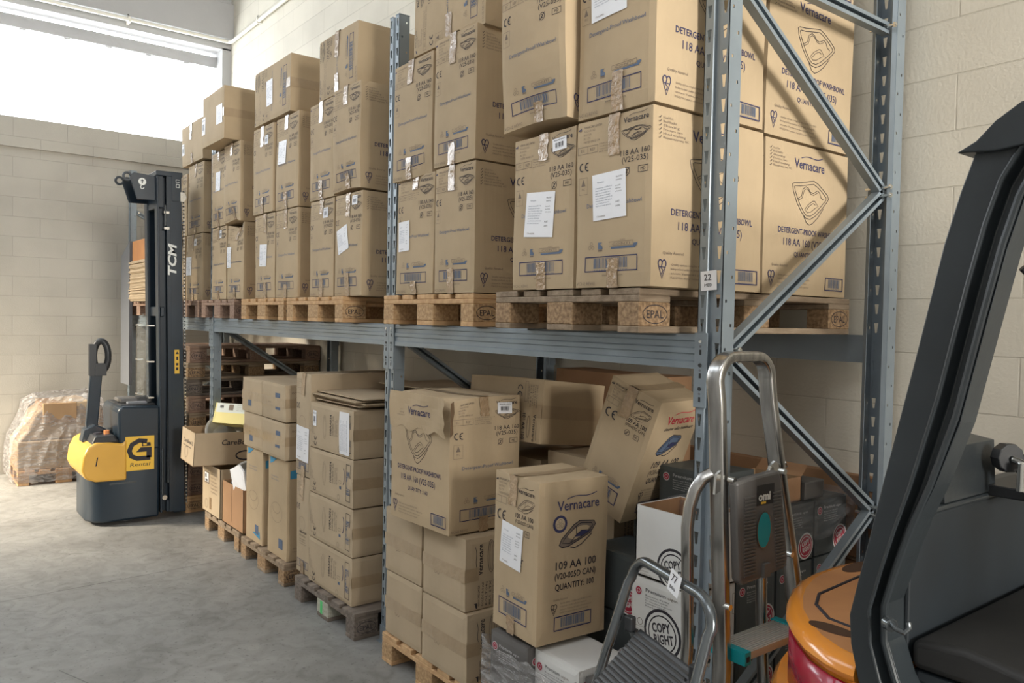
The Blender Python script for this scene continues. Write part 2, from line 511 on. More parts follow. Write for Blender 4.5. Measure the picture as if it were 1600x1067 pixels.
class Face:
    """a printable face: u to the right, v up, printed eps proud of the surface"""
    def __init__(s, mb, o, U, V, eps=0.0012, rnd=None):
        s.mb = mb; s.o = Vector(o); s.U = Vector(U).normalized(); s.V = Vector(V).normalized(); s.N = s.U.cross(s.V); s.e = eps
        s.r = rnd or random

    def P(s, u, v, e=None):
        return s.o + s.U * u + s.V * v + s.N * (s.e if e is None else e)

    def sub(s, u, v, rot):
        """a face turned by rot degrees about (u, v)"""
        a = math.radians(rot)
        f = Face(s.mb, s.o + s.U * u + s.V * v, s.U * cos(a) + s.V * sin(a), -s.U * sin(a) + s.V * cos(a), s.e, s.r)
        return f

    def txt(s, t, u, v, h, mt=None, w=None, al='l', bold=False, rot=0, sx=1.0, shear=0):
        """h is the capital height; w forces the total width"""
        if rot:
            s.sub(u, v, rot).txt(t, 0, 0, h, mt, w, al, bold, 0, sx, shear); return
        res = 1 if h < 0.012 else 2
        vs_, fs, a, b = tmesh(t, bold, res)
        k = h / 0.70
        kx = k * sx if w is None else w / max(1e-6, b - a)
        off = {'l': -a * kx, 'c': -(a + b) / 2 * kx, 'r': -b * kx}[al]
        s.mb.add([s.P(u + off + x * kx + y * k * shear, v + y * k) for x, y in vs_], fs, mt or NAVY)

    def rect(s, u0, v0, u1, v1, mt, e=None, n=None):
        nu = n or max(1, int((u1 - u0) / 0.05)); nv = n or max(1, int((v1 - v0) / 0.05))
        vs_ = [s.P(u0 + (u1 - u0) * i / nu, v0 + (v1 - v0) * j / nv, e) for j in range(nv + 1) for i in range(nu + 1)]
        fs = [(j * (nu + 1) + i, j * (nu + 1) + i + 1, (j + 1) * (nu + 1) + i + 1, (j + 1) * (nu + 1) + i) for j in range(nv) for i in range(nu)]
        s.mb.add(vs_, fs, mt)

    def frame(s, u0, v0, u1, v1, t, mt):
        s.rect(u0, v0, u1, v0 + t, mt); s.rect(u0, v1 - t, u1, v1, mt)
        s.rect(u0, v0 + t, u0 + t, v1 - t, mt); s.rect(u1 - t, v0 + t, u1, v1 - t, mt)

    def poly(s, pts, mt, e=None):
        s.mb.add([s.P(u, v, e) for u, v in pts], [tuple(range(len(pts)))], mt)

    def line(s, pts, t, mt, closed=False):
        pts = [Vector((p[0], p[1])) for p in pts]
        if closed:
            pts.append(pts[0])
        q = []
        for a, b in zip(pts, pts[1:]):
            n = max(1, int((b - a).length / 0.04))
            q += [a.lerp(b, i / n) for i in range(n)]
        q.append(pts[-1])
        vs_ = []; fs = []
        for i, p in enumerate(q):
            a = q[i - 1] if i else (q[-2] if closed else p)
            b = q[i + 1] if i < len(q) - 1 else (q[1] if closed else p)
            d = (b - a)
            d = d.normalized() if d.length > 1e-9 else Vector((1, 0))
            nn = Vector((-d.y, d.x)) * t / 2
            vs_ += [s.P(*(p + nn)), s.P(*(p - nn))]
            if i:
                fs.append((2 * i - 2, 2 * i - 1, 2 * i + 1, 2 * i))
        s.mb.add(vs_, fs, mt)

    def circ(s, u, v, r, t, mt, n=24, ry=None):
        ry = ry or r
        s.line([(u + r * cos(2 * pi * i / n), v + ry * sin(2 * pi * i / n)) for i in range(n)], t, mt, True)

    def disc(s, u, v, r, mt, n=24, ry=None, e=None):
        ry = ry or r
        s.poly([(u + r * cos(2 * pi * i / n), v + ry * sin(2 * pi * i / n)) for i in range(n)], mt, e)

    def arc(s, u, v, rx, ry, a0, a1, t, mt, n=14):
        s.line([(u + rx * cos(math.radians(a0 + (a1 - a0) * i / n)), v + ry * sin(math.radians(a0 + (a1 - a0) * i / n))) for i in range(n + 1)], t, mt)

    def barcode(s, u0, v0, u1, v1, t=0.004, mt=None, n=26, inner=(0.18, 0.82), fr=True, bars=None):
        mt = mt or NAVY
        if fr:
            s.frame(u0, v0, u1, v1, t, mt)
        a = u0 + (u1 - u0) * inner[0]; b = u0 + (u1 - u0) * inner[1]
        p = a
        va = v0 + (v1 - v0) * 0.22; vb = v1 - (v1 - v0) * 0.12
        st = (b - a) / n
        for i in range(n):
            w_ = st * s.r.choice((0.3, 0.45, 0.7))
            s.rect(p, va, p + w_, vb, bars or BLUEGREY, n=1)
            p += st
        s.txt('5012345678900', a, v0 + (v1 - v0) * 0.07, (v1 - v0) * 0.09, bars or BLUEGREY, w=b - a)

    def ce(s, u, v, h, mt=None):
        mt = mt or BLACK; r = h / 2; t = h * 0.17
        s.arc(u + r, v + r, r, r, 75, 285, t, mt)
        s.arc(u + r * 3.1, v + r, r, r, 75, 285, t, mt)
        s.rect(u + r * 2.2, v + r - t / 2, u + r * 2.9, v + r + t / 2, mt, n=1)

    def recycle(s, u, v, r, mt):
        for k in range(3):
            a = math.radians(90 + 120 * k)
            cx, cy = u + r * 0.6 * cos(a), v + r * 0.6 * sin(a)
            s.circ(cx, cy, r * 0.42, r * 0.10, mt, 6)

    def kite(s, u, v, w, h, mt):
        t = w * 0.10
        s.arc(u + w * .27, v + h * .78, w * .24, h * .2, 0, 200, t, mt, 8)
        s.arc(u + w * .73, v + h * .78, w * .24, h * .2, -20, 180, t, mt, 8)
        s.line([(u + w * .03, v + h * .74), (u + w * .5, v), (u + w * .97, v + h * .74)], t, mt)
        s.line([(u + w * .5, v + h * .78), (u + w * .35, v + h * .55), (u + w * .62, v + h * .42), (u + w * .45, v + h * .22)], t, mt)
        s.line([(u + w * .08, v + h * .6), (u + w * .92, v + h * .6)], t * .7, mt)

    def bowl(s, u, v, w, h, mt, t=0.003):
        f = lambda pts: [(u + a * w, v + b * h) for a, b in pts]
        s.line(f([(0, .85), (.02, .70), (.12, .45), (.25, .25), (.36, .14), (.48, .13), (.62, .22), (.80, .40), (.95, .58), (1, .66), (.97, .74), (.85, .84), (.70, .95), (.58, 1), (.45, .97), (.2, .90), (.05, .88)]), t, mt, True)
        s.line(f([(.05, .80), (.08, .68), (.2, .42), (.30, .27), (.38, .2), (.48, .2), (.6, .28), (.78, .46), (.92, .62), (.93, .68), (.8, .8), (.68, .88), (.57, .93), (.45, .9), (.2, .83), (.08, .82)]), t * .9, mt, True)
        s.line(f([(.15, .55), (.24, .62), (.28, .78), (.36, .84), (.42, .82), (.48, .74), (.56, .72), (.62, .76), (.68, .80), (.74, .76), (.78, .66), (.85, .62)]), t * .9, mt)
        s.line(f([(.17, .52), (.26, .58), (.31, .75), (.37, .80), (.42, .78), (.49, .70), (.57, .68), (.63, .72), (.68, .75)]), t * .7, mt)
        s.line(f([(.33, .33), (.42, .45), (.55, .55), (.6, .56), (.7, .45), (.62, .4), (.5, .3), (.4, .27)]), t * .8, mt, True)
        s.line(f([(.38, .33), (.46, .43), (.56, .50), (.62, .47)]), t * .8, mt)
        s.line(f([(.30, .18), (.38, .04), (.46, 0), (.55, .05), (.7, .2), (.85, .42)]), t, mt)

    def pan(s, u, v, w, h, mt, t=0.003, fill=None):
        f = lambda pts: [(u + a * w, v + b * h) for a, b in pts]
        if fill:
            s.poly(f([(.0, .12), (.06, .35), (.38, .86), (.55, 1), (.95, .92), (1, .78), (.85, .45), (.25, .04), (.08, .02)]), fill, s.e * 0.5)
            s.poly(f([(.42, .38), (.60, .60), (.86, .52), (.62, .36)]), NAVY, s.e * 0.9)
        s.line(f([(.0, .12), (.06, .35), (.38, .86), (.55, 1), (.95, .92), (1, .78), (.85, .45), (.25, .04), (.08, .02)]), t, mt, True)
        s.line(f([(.08, .2), (.14, .36), (.45, .80), (.58, .9), (.88, .84), (.92, .74), (.78, .48), (.28, .14)]), t * .8, mt, True)
        s.line(f([(.45, .80), (.46, .45), (.30, .18)]), t * .7, mt)
        s.line(f([(.46, .45), (.60, .60), (.90, .55)]), t * .7, mt)
        s.line(f([(.3, 0), (.42, -.06), (.6, .04), (.9, .42)]), t, mt)

    def logo(s, u, v, h, mt=None, w=None):
        """the maker's wordmark with its swoosh; v is the baseline"""
        mt = mt or NAVY
        s.txt('Vernacare', u, v, h, mt, w=w, bold=True)
        w = w or h * 5.2
        up_ = [(u + w * (.22 + .72 * i / 14), v + h * (1.12 + .42 * (i / 14) + .13 * sin(i / 14 * 2 * pi))) for i in range(15)]
        s.line(up_, h * .09, mt)

    def lines(s, u, v, w, n, dv, mt=None, h=0.0025, strs=None):
        strs = strs or ['Quality system complies with BS EN ISO 9001', 'Independent audits to British Standards', 'ensure Vernacare products meet', 'PAS29 for water retention and material']
        for i in range(n):
            s.txt(strs[i % len(strs)], u, v - i * dv, dv * .5, mt or GREYINK, w=w * s.r.uniform(.75, 1.0))


ADDR = ['VERNACARE LIMITED', 'FOLDS ROAD', 'BOLTON', 'BL1 2TX', 'UNITED KINGDOM']


def flag(F, u, v, h, mt):
    F.poly([(u, v), (u + h * 1.3, v), (u + h * 1.3, v + h * .9), (u + h * .85, v + h * .5), (u + h * .4, v + h * .5), (u, v + h * .25)], mt)


def conti(F, u, v, w, h):
    F.recycle(u + w * .10, v + h * .5, h * .62, GREYINK)
    a = u + w * .24
    F.poly([(a, v), (a + h * .9, v), (a + h * .9, v + h * .35), (a + h * .38, v + h * .75), (a + h * .9, v + h * .95), (a, v + h * .98)], BLUEGREY)
    F.rect(a, v - h * .28, a + h * .85, v - h * .08, GREYINK, n=1)
    F.frame(u + w * .46, v + h * .32, u + w * .92, v + h * .95, .0012, GREYINK)
    F.txt('CONTI', u + w * .69, v + h * .44, h * .34, GREYINK, w=w * .34, al='c')
    F.poly([(u + w * .50, v - h * .05), (u + w * .95, v - h * .05), (u + w, v + h * .4), (u + w, v + h * .6), (u + w * .93, v + h * .55), (u + w * .92, v + h * .25), (u + w * .50, v + h * .22)], BLUEGREY)
    F.txt('USE WITH', u + w * .72, v + h * 1.05, h * .16, GREYINK, al='c')


def design_washbowl(F, R, w, d, h, flagkw):
    # narrow side, facing the aisle
    x = lambda a: a * w
    z = lambda b: b * h
    flag(F, x(.03), z(.945), .011, NAVY)
    for i, t in enumerate(ADDR):
        F.txt(t, x(.11), z(.952 - .022 * i), .0075, GREYINK if i else BLACK, sx=.85)
    F.logo(x(.64), z(.93), .018, BLACK, w=x(.31))
    F.bowl(x(.62), z(.822), x(.36), z(.078), BLACK, .0018)
    F.frame(x(.03), z(.80), x(.31), z(.845), .0014, GREYINK)
    F.line([(x(.17), z(.80)), (x(.17), z(.845))], .0014, GREYINK)
    F.txt('EC', x(.10), z(.813), .011, GREYINK, al='c'); F.txt('REP', x(.24), z(.813), .011, GREYINK, al='c')
    F.lines(x(.33), z(.842), x(.28), 4, .009, strs=['Millstone Ltd', 'Tower Business Centre, 2nd Flr', 'Tower Street, Swatar', 'BKR 4013, Malta'])
    F.ce(x(.06), z(.70), .026)
    F.txt('118 AA 160', x(.97), z(.745), .018, BLACK, w=x(.36), al='r'); F.txt('(V25-035)', x(.95), z(.705), .018, BLACK, w=x(.32), al='r')
    F.circ(x(.69), z(.655), .013, .0022, BLACK); F.txt('2', x(.69), z(.643), .014, BLACK, al='c', bold=True)
    F.line([(x(.65), z(.632)), (x(.73), z(.678))], .002, BLACK)
    F.frame(x(.83), z(.637), x(.95), z(.675), .0018, BLACK); F.txt('MD', x(.89), z(.648), .010, BLACK, al='c')
    F.frame(x(.05), z(.56), x(.17), z(.66), .001, GREYINK); F.poly([(x(.08), z(.61)), (x(.14), z(.61)), (x(.11), z(.65))], GREYINK); F.txt('FSC', x(.11), z(.585), .007, GREYINK, al='c')
    F.txt('Detergent-Proof Washbowl', x(.16), z(.475), .0145, BLUEGREY, w=x(.72))
    conti(F, x(.16), z(.225), x(.68), .024)
    F.barcode(x(.14), z(.095), x(.84), z(.185), .0035)
    F.txt('www.vernacare.com', x(.52), z(.068), .008, GREYINK, al='c')
    F.txt('VC162 REV02', x(.03), z(.018), .011, GREYINK)
    # wide side
    if R:
        x = lambda a: a * d
        R.txt('DETERGENT-PROOF WASHBOWL', x(.52), z(.405), .021, NAVY, w=x(.74), al='c', bold=True)
        R.txt('118 AA 160 (V25-035)', x(.50), z(.325), .027, NAVY, w=x(.58), al='c')
        R.txt('QUANTITY : 160', x(.50), z(.255), .018, NAVY, w=x(.34), al='c')
        R.bowl(x(.30), z(.475), x(.44), z(.30), BLACK, .0026)
        R.logo(x(.32), z(.84), .036, NAVY, w=x(.36))
        for i in range(6):
            R.txt(['Ideal for:', 'Bed baths', 'Shaving', 'Pressure care', 'Hand washing', 'Maximum water temp. 40C'][i], x(.08), z(.93 - .022 * i), .008, GREYINK, w=x(.08 + .025 * i))
            R.line([(x(.045), z(.934 - .022 * i)), (x(.052), z(.930 - .022 * i)), (x(.065), z(.944 - .022 * i))], .0018, BLACK)
        R.txt('Quality Assured', x(.09), z(.185), .010, GREYINK, w=x(.17))
        R.kite(x(.055), z(.05), .038, .06, NAVY)
        R.lines(x(.16), z(.125), x(.42), 4, .014)
        R.barcode(x(.72), z(.045), x(.955), z(.135), .004)


def design_liner(F, R, w, d, h, flagkw):
    x = lambda a: a * w
    z = lambda b: b * h
    for i, t in enumerate(ADDR):
        F.txt(t, x(.11), z(.945 - .022 * i), .008, GREYINK if i else BLACK, sx=.8)
    flag(F, x(.04), z(.94), .011, BLACK)
    F.logo(x(.55), z(.90), .018, BLACK, w=x(.36))
    F.pan(x(.56), z(.79), x(.36), z(.085), BLACK, .0018)
    F.frame(x(.05), z(.80), x(.30), z(.845), .0014, GREYINK); F.line([(x(.17), z(.80)), (x(.17), z(.845))], .0014, GREYINK)
    F.lines(x(.32), z(.84), x(.2), 3, .009)
    F.ce(x(.10), z(.70), .034)
    F.txt('109 AA 100', x(.52), z(.745), .017, BLACK, w=x(.38), bold=True); F.txt('(V20-005D CAN)', x(.52), z(.712), .013, BLACK, w=x(.38))
    F.circ(x(.60), z(.665), .012, .002, BLACK); F.txt('2', x(.60), z(.655), .012, BLACK, al='c'); F.line([(x(.56), z(.648)), (x(.64), z(.682))], .002, BLACK)
    F.frame(x(.73), z(.645), x(.83), z(.683), .0018, BLACK); F.txt('MD', x(.78), z(.657), .008, BLACK, al='c')
    None if flagkw.get('red') else (F.txt('Midi Slipper', x(.22), z(.475), .023, BLACK, w=x(.50), bold=True), F.txt('Pan Liner', x(.22), z(.435), .023, BLACK, w=x(.46), bold=True))
    conti(F, x(.20), z(.235), x(.60), .024)
    F.barcode(x(.16), z(.095), x(.80), z(.205), .004)
    if R:
        x = lambda a: a * d
        acc = flagkw.get('red')
        R.logo(x(.25), z(.815), .036, REDINK if acc else NAVY, w=x(.60))
        if acc:
            R.txt('cleaner safer healthcare', x(.24), z(.765), .015, BLACK, w=x(.64), shear=.25)
            R.pan(x(.24), z(.56), x(.46), z(.16), BLACK, .004, fill=BLUEGREY)
        else:
            R.pan(x(.28), z(.585), x(.52), z(.155), BLACK, .004, fill=GREYINK)
            R.disc(x(.29), z(.735), .032, NAVY, e=.0006); R.disc(x(.29), z(.735), .022, CARD2, e=.0011); R.recycle(x(.29), z(.735), .018, GREYINK)
        sh = .25 if acc else 0
        R.txt('109 AA 100', x(.24), z(.455), .029, BLACK, w=x(.58), bold=True, shear=sh)
        R.txt('(V20-005D CAN)', x(.23), z(.395), .023, BLACK, w=x(.59), bold=not acc, shear=sh)
        R.txt('QUANTITY: 100', x(.24), z(.328), .023, BLACK, w=x(.56), bold=True, shear=sh)
        R.txt('Quality Assured', x(.22), z(.265), .007, GREYINK)
        R.kite(x(.19), z(.175), .028, .042, BLACK)
        R.lines(x(.32), z(.24), x(.48), 4, .012)
        R.barcode(x(.24), z(.075), x(.78), z(.165), .004)


def design_101(F, R, w, d, h, flagkw):
    if R:
        G = R.sub(0, 0, 90)   # u up, v to the left
        G.logo(h * .48, -d * .20, .026, BLACK, w=h * .42)
        G.circ(h * .72, -d * .30, h * .22, .002, BLACK, ry=.018); G.circ(h * .72, -d * .30, h * .19, .0015, BLACK, ry=.008)
        G.txt('101 AA 100', h * .55, -d * .41, .024, BLACK, w=h * .38, bold=True)
        G.txt('(V20-010D CAN)', h * .52, -d * .46, .016, BLACK, w=h * .38)
        G.lines(h * .05, -d * .17, h * .36, 5, .020, BLACK, strs=ADDR)
        flag(G, h * .03, -d * .14, .018, BLACK)
        G.ce(h * .1, -d * .62, .03)
        G.frame(h * .08, -d * .52, h * .40, -d * .45, .0014, GREYINK)
    F.recycle(w * .38, h * .42, .022, GREYINK)


def design_108(F, R, w, d, h, flagkw):
    G = F.sub(0, 0, 90)
    tall = h > .4
    if tall:
        for i, t in enumerate(ADDR):
            F.txt(t, w * .08, h * (.93 - .02 * i), .007, GREYINK)
        F.ce(w * .10, h * .66, .03)
        F.frame(w * .08, h * .80, w * .40, h * .84, .0014, GREYINK)
        F.circ(w * .5, h * .52, w * .22, .0016, GREYINK, ry=h * .07)
        F.txt('108AA024', w * .30, h * .42, .014, BLACK, w=w * .5, bold=True); F.txt('(V30-002D)', w * .3, h * .385, .011, BLACK, w=w * .45)
        F.lines(w * .3, h * .35, w * .5, 3, .014, BLACK)
        F.barcode(w * .1, h * .06, w * .9, h * .14, .003)
        return
    G.circ(h * .52, -w * .37, h * .26, .0016, GREYINK, ry=.022); G.circ(h * .52, -w * .37, h * .22, .0012, GREYINK, ry=.012)
    G.txt('108AA024', h * .38, -w * .535, .022, BLACK, w=h * .44, bold=True)
    G.txt('(V30-002D LRG)', h * .38, -w * .585, .015, BLACK, w=h * .42)
    G.lines(h * .38, -w * .63, h * .42, 2, .022, BLACK, strs=['Maceratable Urinal Bottle', 'QUANTITY: 100'])
    G.ce(h * .07, -w * .17, .03)
    for i, t in enumerate(ADDR[:4]):
        G.txt(t, h * .34, -w * (.035 + .022 * i), .008, GREYINK)
    G.frame(h * .12, -w * .14, h * .32, -w * .05, .0014, GREYINK)
    G.circ(h * .14, -w * .70, .014, .002, GREYINK); G.arc(h * .6, -w * .80, h * .16, .014, 180, 360, .006, NAVY)
    G.frame(h * .44, -w * .76, h * .50, -w * .70, .0016, GREYINK)
    G.poly([(h * .32, -w * .76), (h * .38, -w * .76), (h * .38, -w * .72), (h * .32, -w * .72)], BLUEGREY)
    G.barcode(h * .12, -w * .95, h * .88, -w * .86, .003, n=20, mt=BLACK)


def design_blue(F, R, w, d, h, flagkw):
    tall = h > .45
    if tall:
        F.poly([(w * .12, h * .99), (w * .45, h * .99), (w * .30, h * .95), (w * .13, h * .92)], BLUEINK)
        F.circ(w * .5, h * .45, w * .3, .002, GREYINK, ry=h * .1); F.arc(w * .5, h * .5, w * .2, h * .06, 180, 360, .003, GREYINK)
        F.lines(w * .2, h * .8, w * .5, 2, .02, BLUEGREY)
        F.rect(w * .62, h * .10, w * .82, h * .2, BLUEGREY)
        F.poly([(w * .45, h * .10), (w * .9, h * .06), (w * .9, h * .14)], BLUEINK) if flagkw.get('tri') else None
        if R:
            R.poly([(d * .05, h * .90), (d * .60, h * .96), (d * .60, h * .89), (d * .25, h * .83), (d * .05, h * .82)], BLUEINK)
            R.txt('O Care', d * .18, h * .70, .022, BLUEINK); R.lines(d * .18, h * .66, d * .45, 3, .02, BLUEINK)
            R.circ(d * .35, h * .38, .06, .003, GREYINK)
            R.lines(d * .1, h * .12, d * .4, 2, .02, GREYINK)
    else:
        F.rect(w * .62, h * .30, w * .80, h * .75, BLUEGREY) if flagkw.get('tri') else F.rect(w * .35, h * .2, w * .52, h * .6, BLUEGREY)
        F.txt('ocare', w * .32, h * .45, .016, GREYINK)
        if R:
            R.circ(d * .2, h * .6, .02, .003, GREYINK); R.arc(d * .4, h * .6, .03, .05, 0, 270, .003, GREYINK); R.rect(d * .2, h * .1, d * .45, h * .4, GREYINK)
            R.txt('ocare', d * .1, h * .75, .02, GREYINK)


def paperlogo(F, u, v, r, ring, inner, txtm):
    F.disc(u, v, r, ring, e=.0005); F.disc(u, v, r * .88, inner, e=.0008); F.disc(u, v, r * .76, ring, e=.0011); F.disc(u, v, r * .70, inner, e=.0014)
    F.arc(u, v, r * .56, r * .56, 120, 300, r * .10, txtm)
    G = F.sub(u, v, 12)
    G.e = F.e * 1.5
    G.txt('COPY', 0, r * .08, r * .36, txtm, w=r * 1.0, al='c', bold=2)
    G.txt('RIGHT', r * .05, -r * .38, r * .36, txtm, w=r * 1.05, al='c', bold=2)


def design_paper(F, R, w, d, h, flagkw):
    dark = flagkw.get('dark', True)
    ink = LIGHTINK if dark else BLACK
    for G, ww in ((F, w), (R, d)):
        if not G:
            continue
        if flagkw.get('big', True):
            if dark:
                paperlogo(G, ww * .76, h * .25, .052, WHITECARD, REDLOGO, WHITECARD)
            else:
                paperlogo(G, ww * .55, h * .30, .085, BLACK, WHITECARD, BLACK)
        if flagkw.get('small', True):
            a = h * .80
            G.disc(ww * .14, a, .017, LIGHTINK, e=.0006); G.disc(ww * .14, a, .014, REDLOGO, e=.001); G.circ(ww * .14, a, .007, .002, LIGHTINK)
            G.txt('Premium', ww * .26, a + .004, .013, ink, w=ww * .34); G.txt('eigen', ww * .63, a + .004, .010, GREYINK if not dark else ink, w=ww * .16)
            G.lines(ww * .26, a - .010, ww * .45, 5, .009, ink, strs=['Reprint 75/80', 'Papier, 500 feuilles, format A4, 80g', 'Ppc Copy, papier d impression', 'Kopierpapier, 5x500 Blatt'])
        if not dark and not flagkw.get('big2'):
            G.circ(ww * .17, h * .36, .012, .002, GREYINK); G.lines(ww * .09, h * .28, ww * .18, 3, .010, GREYINK)
            G.frame(ww * .92, h * .55, ww * .985, h * .85, .0015, GREYINK)


def design_plain(F, R, w, d, h, k):
    pass


DESIGN = {'wash': design_washbowl, 'liner': design_liner, '101': design_101, '108': design_108, 'blue': design_blue, 'paper': design_paper, 'plain': design_plain}


# ------------------------------------------------------------------ cartons
def carton(label, x0, x1, y0, y1, z0, h, design='plain', seed=0, yaw=0, tilt=(0, 0), skin=None, tape='v', sheets=(), group=None, bulge=.005, turn=None, lean=(0, 0), crush=None, name='cardboard_carton', cat='carton', R=True, kw={}, torn=False, pos=None):
    """one closed carton; its print is part of its skin, tape and stuck-on sheets are parts"""
    rnd = random.Random(seed * 7 + 3)
    w, d = x1 - x0, y1 - y0
    ph = [rnd.uniform(0, 6.28) for _ in range(6)]
    bx, by = bulge * rnd.uniform(.6, 1.3), bulge * rnd.uniform(.5, 1.3)
    lx, ly = lean[0] + rnd.uniform(-.004, .004), lean[1] + rnd.uniform(-.004, .004)
    am = .0018 if design != 'paper' else .0007

    def warp(p):
        s = p.x / (w / 2); t = p.y / (d / 2); r = p.z / h * 2 - 1
        cs, ct, cr = max(0, 1 - s * s), max(0, 1 - t * t), max(0, 1 - r * r)
        q = Vector(p)
        q.x += bx * s * ct * cr + am * sin(9 * p.z + ph[0]) * cos(7 * p.y + ph[1]) * min(1, cr * 2)
        q.y += by * t * cs * cr + am * sin(11 * p.z + ph[2]) * cos(8 * p.x + ph[3]) * min(1, cr * 2)
        if r > 0:
            q.z += -.004 * r * cs * ct + .002 * r * sin(8 * p.x + ph[4])
        q.x += lx * p.z / h; q.y += ly * p.z / h
        if crush:
            for (cx, cy, cz, amt, rad) in crush:
                dd = ((s - cx) * w / 2) ** 2 + ((t - cy) * d / 2) ** 2 + ((r - cz) * h / 2) ** 2
                e = exp(-dd / (rad * rad))
                q += Vector((-cx * amt * e, -cy * amt * e, -cz * amt * e * .8))
        return q
    mb = MB(warp)
    sk = skin or CARD
    N = 12
    e = .0028
    def grid(o, U, V, lu, lv):
        vs_ = []
        for j in range(N + 1):
            for i in range(N + 1):
                a = i / N; b = j / N
                p = Vector(o) + Vector(U) * lu * a + Vector(V) * lv * b
                vs_.append(p)
        # pull the edges in a little so the corners read as folded board
        out = []
        for p in vs_:
            k = [abs(abs(p.x) - w / 2) < 1e-6, abs(abs(p.y) - d / 2) < 1e-6, p.z < 1e-6 or abs(p.z - h) < 1e-6]
            if sum(k) >= 2:
                if k[0]: p.x -= math.copysign(e, p.x)
                if k[1]: p.y -= math.copysign(e, p.y)
                if k[2]: p.z += e if p.z < h / 2 else -e
            out.append(p)
        fs = [(j * (N + 1) + i, j * (N + 1) + i + 1, (j + 1) * (N + 1) + i + 1, (j + 1) * (N + 1) + i) for j in range(N) for i in range(N)]
        mb.add(out, fs, sk)
    grid((-w / 2, -d / 2, 0), (1, 0, 0), (0, 0, 1), w, h)
    grid((w / 2, -d / 2, 0), (0, 1, 0), (0, 0, 1), d, h)
    grid((w / 2, d / 2, 0), (-1, 0, 0), (0, 0, 1), w, h)
    grid((-w / 2, d / 2, 0), (0, -1, 0), (0, 0, 1), d, h)
    grid((-w / 2, -d / 2, h), (1, 0, 0), (0, 1, 0), w, d)
    grid((-w / 2, d / 2, 0), (1, 0, 0), (0, -1, 0), w, d)
    Ff = Face(mb, (-w / 2, -d / 2, 0), (1, 0, 0), (0, 0, 1), rnd=rnd)
    Rf = Face(mb, (w / 2, -d / 2, 0), (0, 1, 0), (0, 0, 1), rnd=rnd)
    Tf = Face(mb, (-w / 2, -d / 2, h), (1, 0, 0), (0, 1, 0), rnd=rnd)
    if turn == 'side':      # carton laid on its side: print runs up the face
        Ft = Ff.sub(w, 0, 90); DESIGN[design](Ft, None, h, d, w, kw)
    elif turn == 'side_r':
        Ft = Ff.sub(0, h, -90); DESIGN[design](Ft, None, h, d, w, kw)
    elif turn == 'wide':    # wide side towards the aisle, narrow side to the right
        DESIGN[design](Rf, Ff, d, w, h, kw)
    else:
        DESIGN[design](Ff, Rf if R else None, w, d, h, kw)
    if tape in ('v', 'both'):
        if turn != 'wide':
            Tf.rect(w / 2 - .0015, .002, w / 2 + .0015, d - .002, SEAM)
        else:
            Tf.rect(.002, d / 2 - .0015, w - .002, d / 2 + .0015, SEAM)
    if tape == 'h':
        Ff.rect(.002, h / 2 - .001, w - .002, h / 2 + .001, SEAM); Rf.rect(.002, h / 2 - .001, .003, h / 2 + .001, SEAM)
    if tape == 'hr':
        Rf.rect(.002, h / 2 - .001, d - .002, h / 2 + .001, SEAM)
    o = mb.build(name)
    o.location = pos or ((x0 + x1) / 2, (y0 + y1) / 2, z0)
    o.rotation_euler = (tilt[0], tilt[1], yaw)
    tag(o, label, cat, group)
    # tape
    tb = MB(warp)
    if tape in ('v', 'both'):
        fa, fw_ = (Ff, w) if turn != 'wide' else (Rf, d)
        T1 = Face(tb, fa.o, fa.U, fa.V, .0022)
        tw = .05
        c = fw_ / 2 + rnd.uniform(-.02, .02)
        for (a, b) in ((h - rnd.uniform(.07, .15), h - .0005), (.0, rnd.uniform(.06, .13))):
            n = 6
            pts = []
            for i in range(n + 1):
                vv = a + (b - a) * i / n
                jit = rnd.uniform(-.004, .004)
                pts.append((c - tw / 2 + jit, vv, c + tw / 2 + jit, vv))
            vs_ = []
            for p in pts:
                for k in range(4):
                    u_ = p[0] + (p[2] - p[0]) * k / 3
                    vs_.append(T1.P(u_, p[1], .0022 + rnd.uniform(0, .0035)))
            tb.add(vs_, [(i * 4 + k, i * 4 + k + 1, i * 4 + k + 5, i * 4 + k + 4) for i in range(n) for k in range(3)], TAPE)
            if a > h / 2:
                T2 = Face(tb, Tf.o, Tf.U, Tf.V, .002)
                if turn != 'wide':
                    T2.rect(w / 2 - tw / 2, 0, w / 2 + tw / 2, d, TAPEBAND)
                else:
                    T2.rect(0, d / 2 - tw / 2, w, d / 2 + tw / 2, TAPEBAND)
            tb.build('packing_tape', o, smooth=True)
            tb = MB(warp); T1 = Face(tb, fa.o, fa.U, fa.V, .0022)
    if tape == 'h':
        Face(tb, Ff.o, Ff.U, Ff.V, .0016).rect(0, h / 2 - .03, w, h / 2 + .03, TAPEBAND)
        Face(tb, Rf.o, Rf.U, Rf.V, .0016).rect(0, h / 2 - .028, min(.07, d), h / 2 + .03, TAPEBAND)
    if tape == 'hr':
        Face(tb, Rf.o, Rf.U, Rf.V, .0016).rect(0, h / 2 - .03, d, h / 2 + .03, TAPEBAND)
        Face(tb, Ff.o, Ff.U, Ff.V, .0016).rect(w - .06, h / 2 - .03, w, h / 2 + .03, TAPEBAND)
    if tb.f:
        t = tb.build('packing_tape', o, smooth=True)
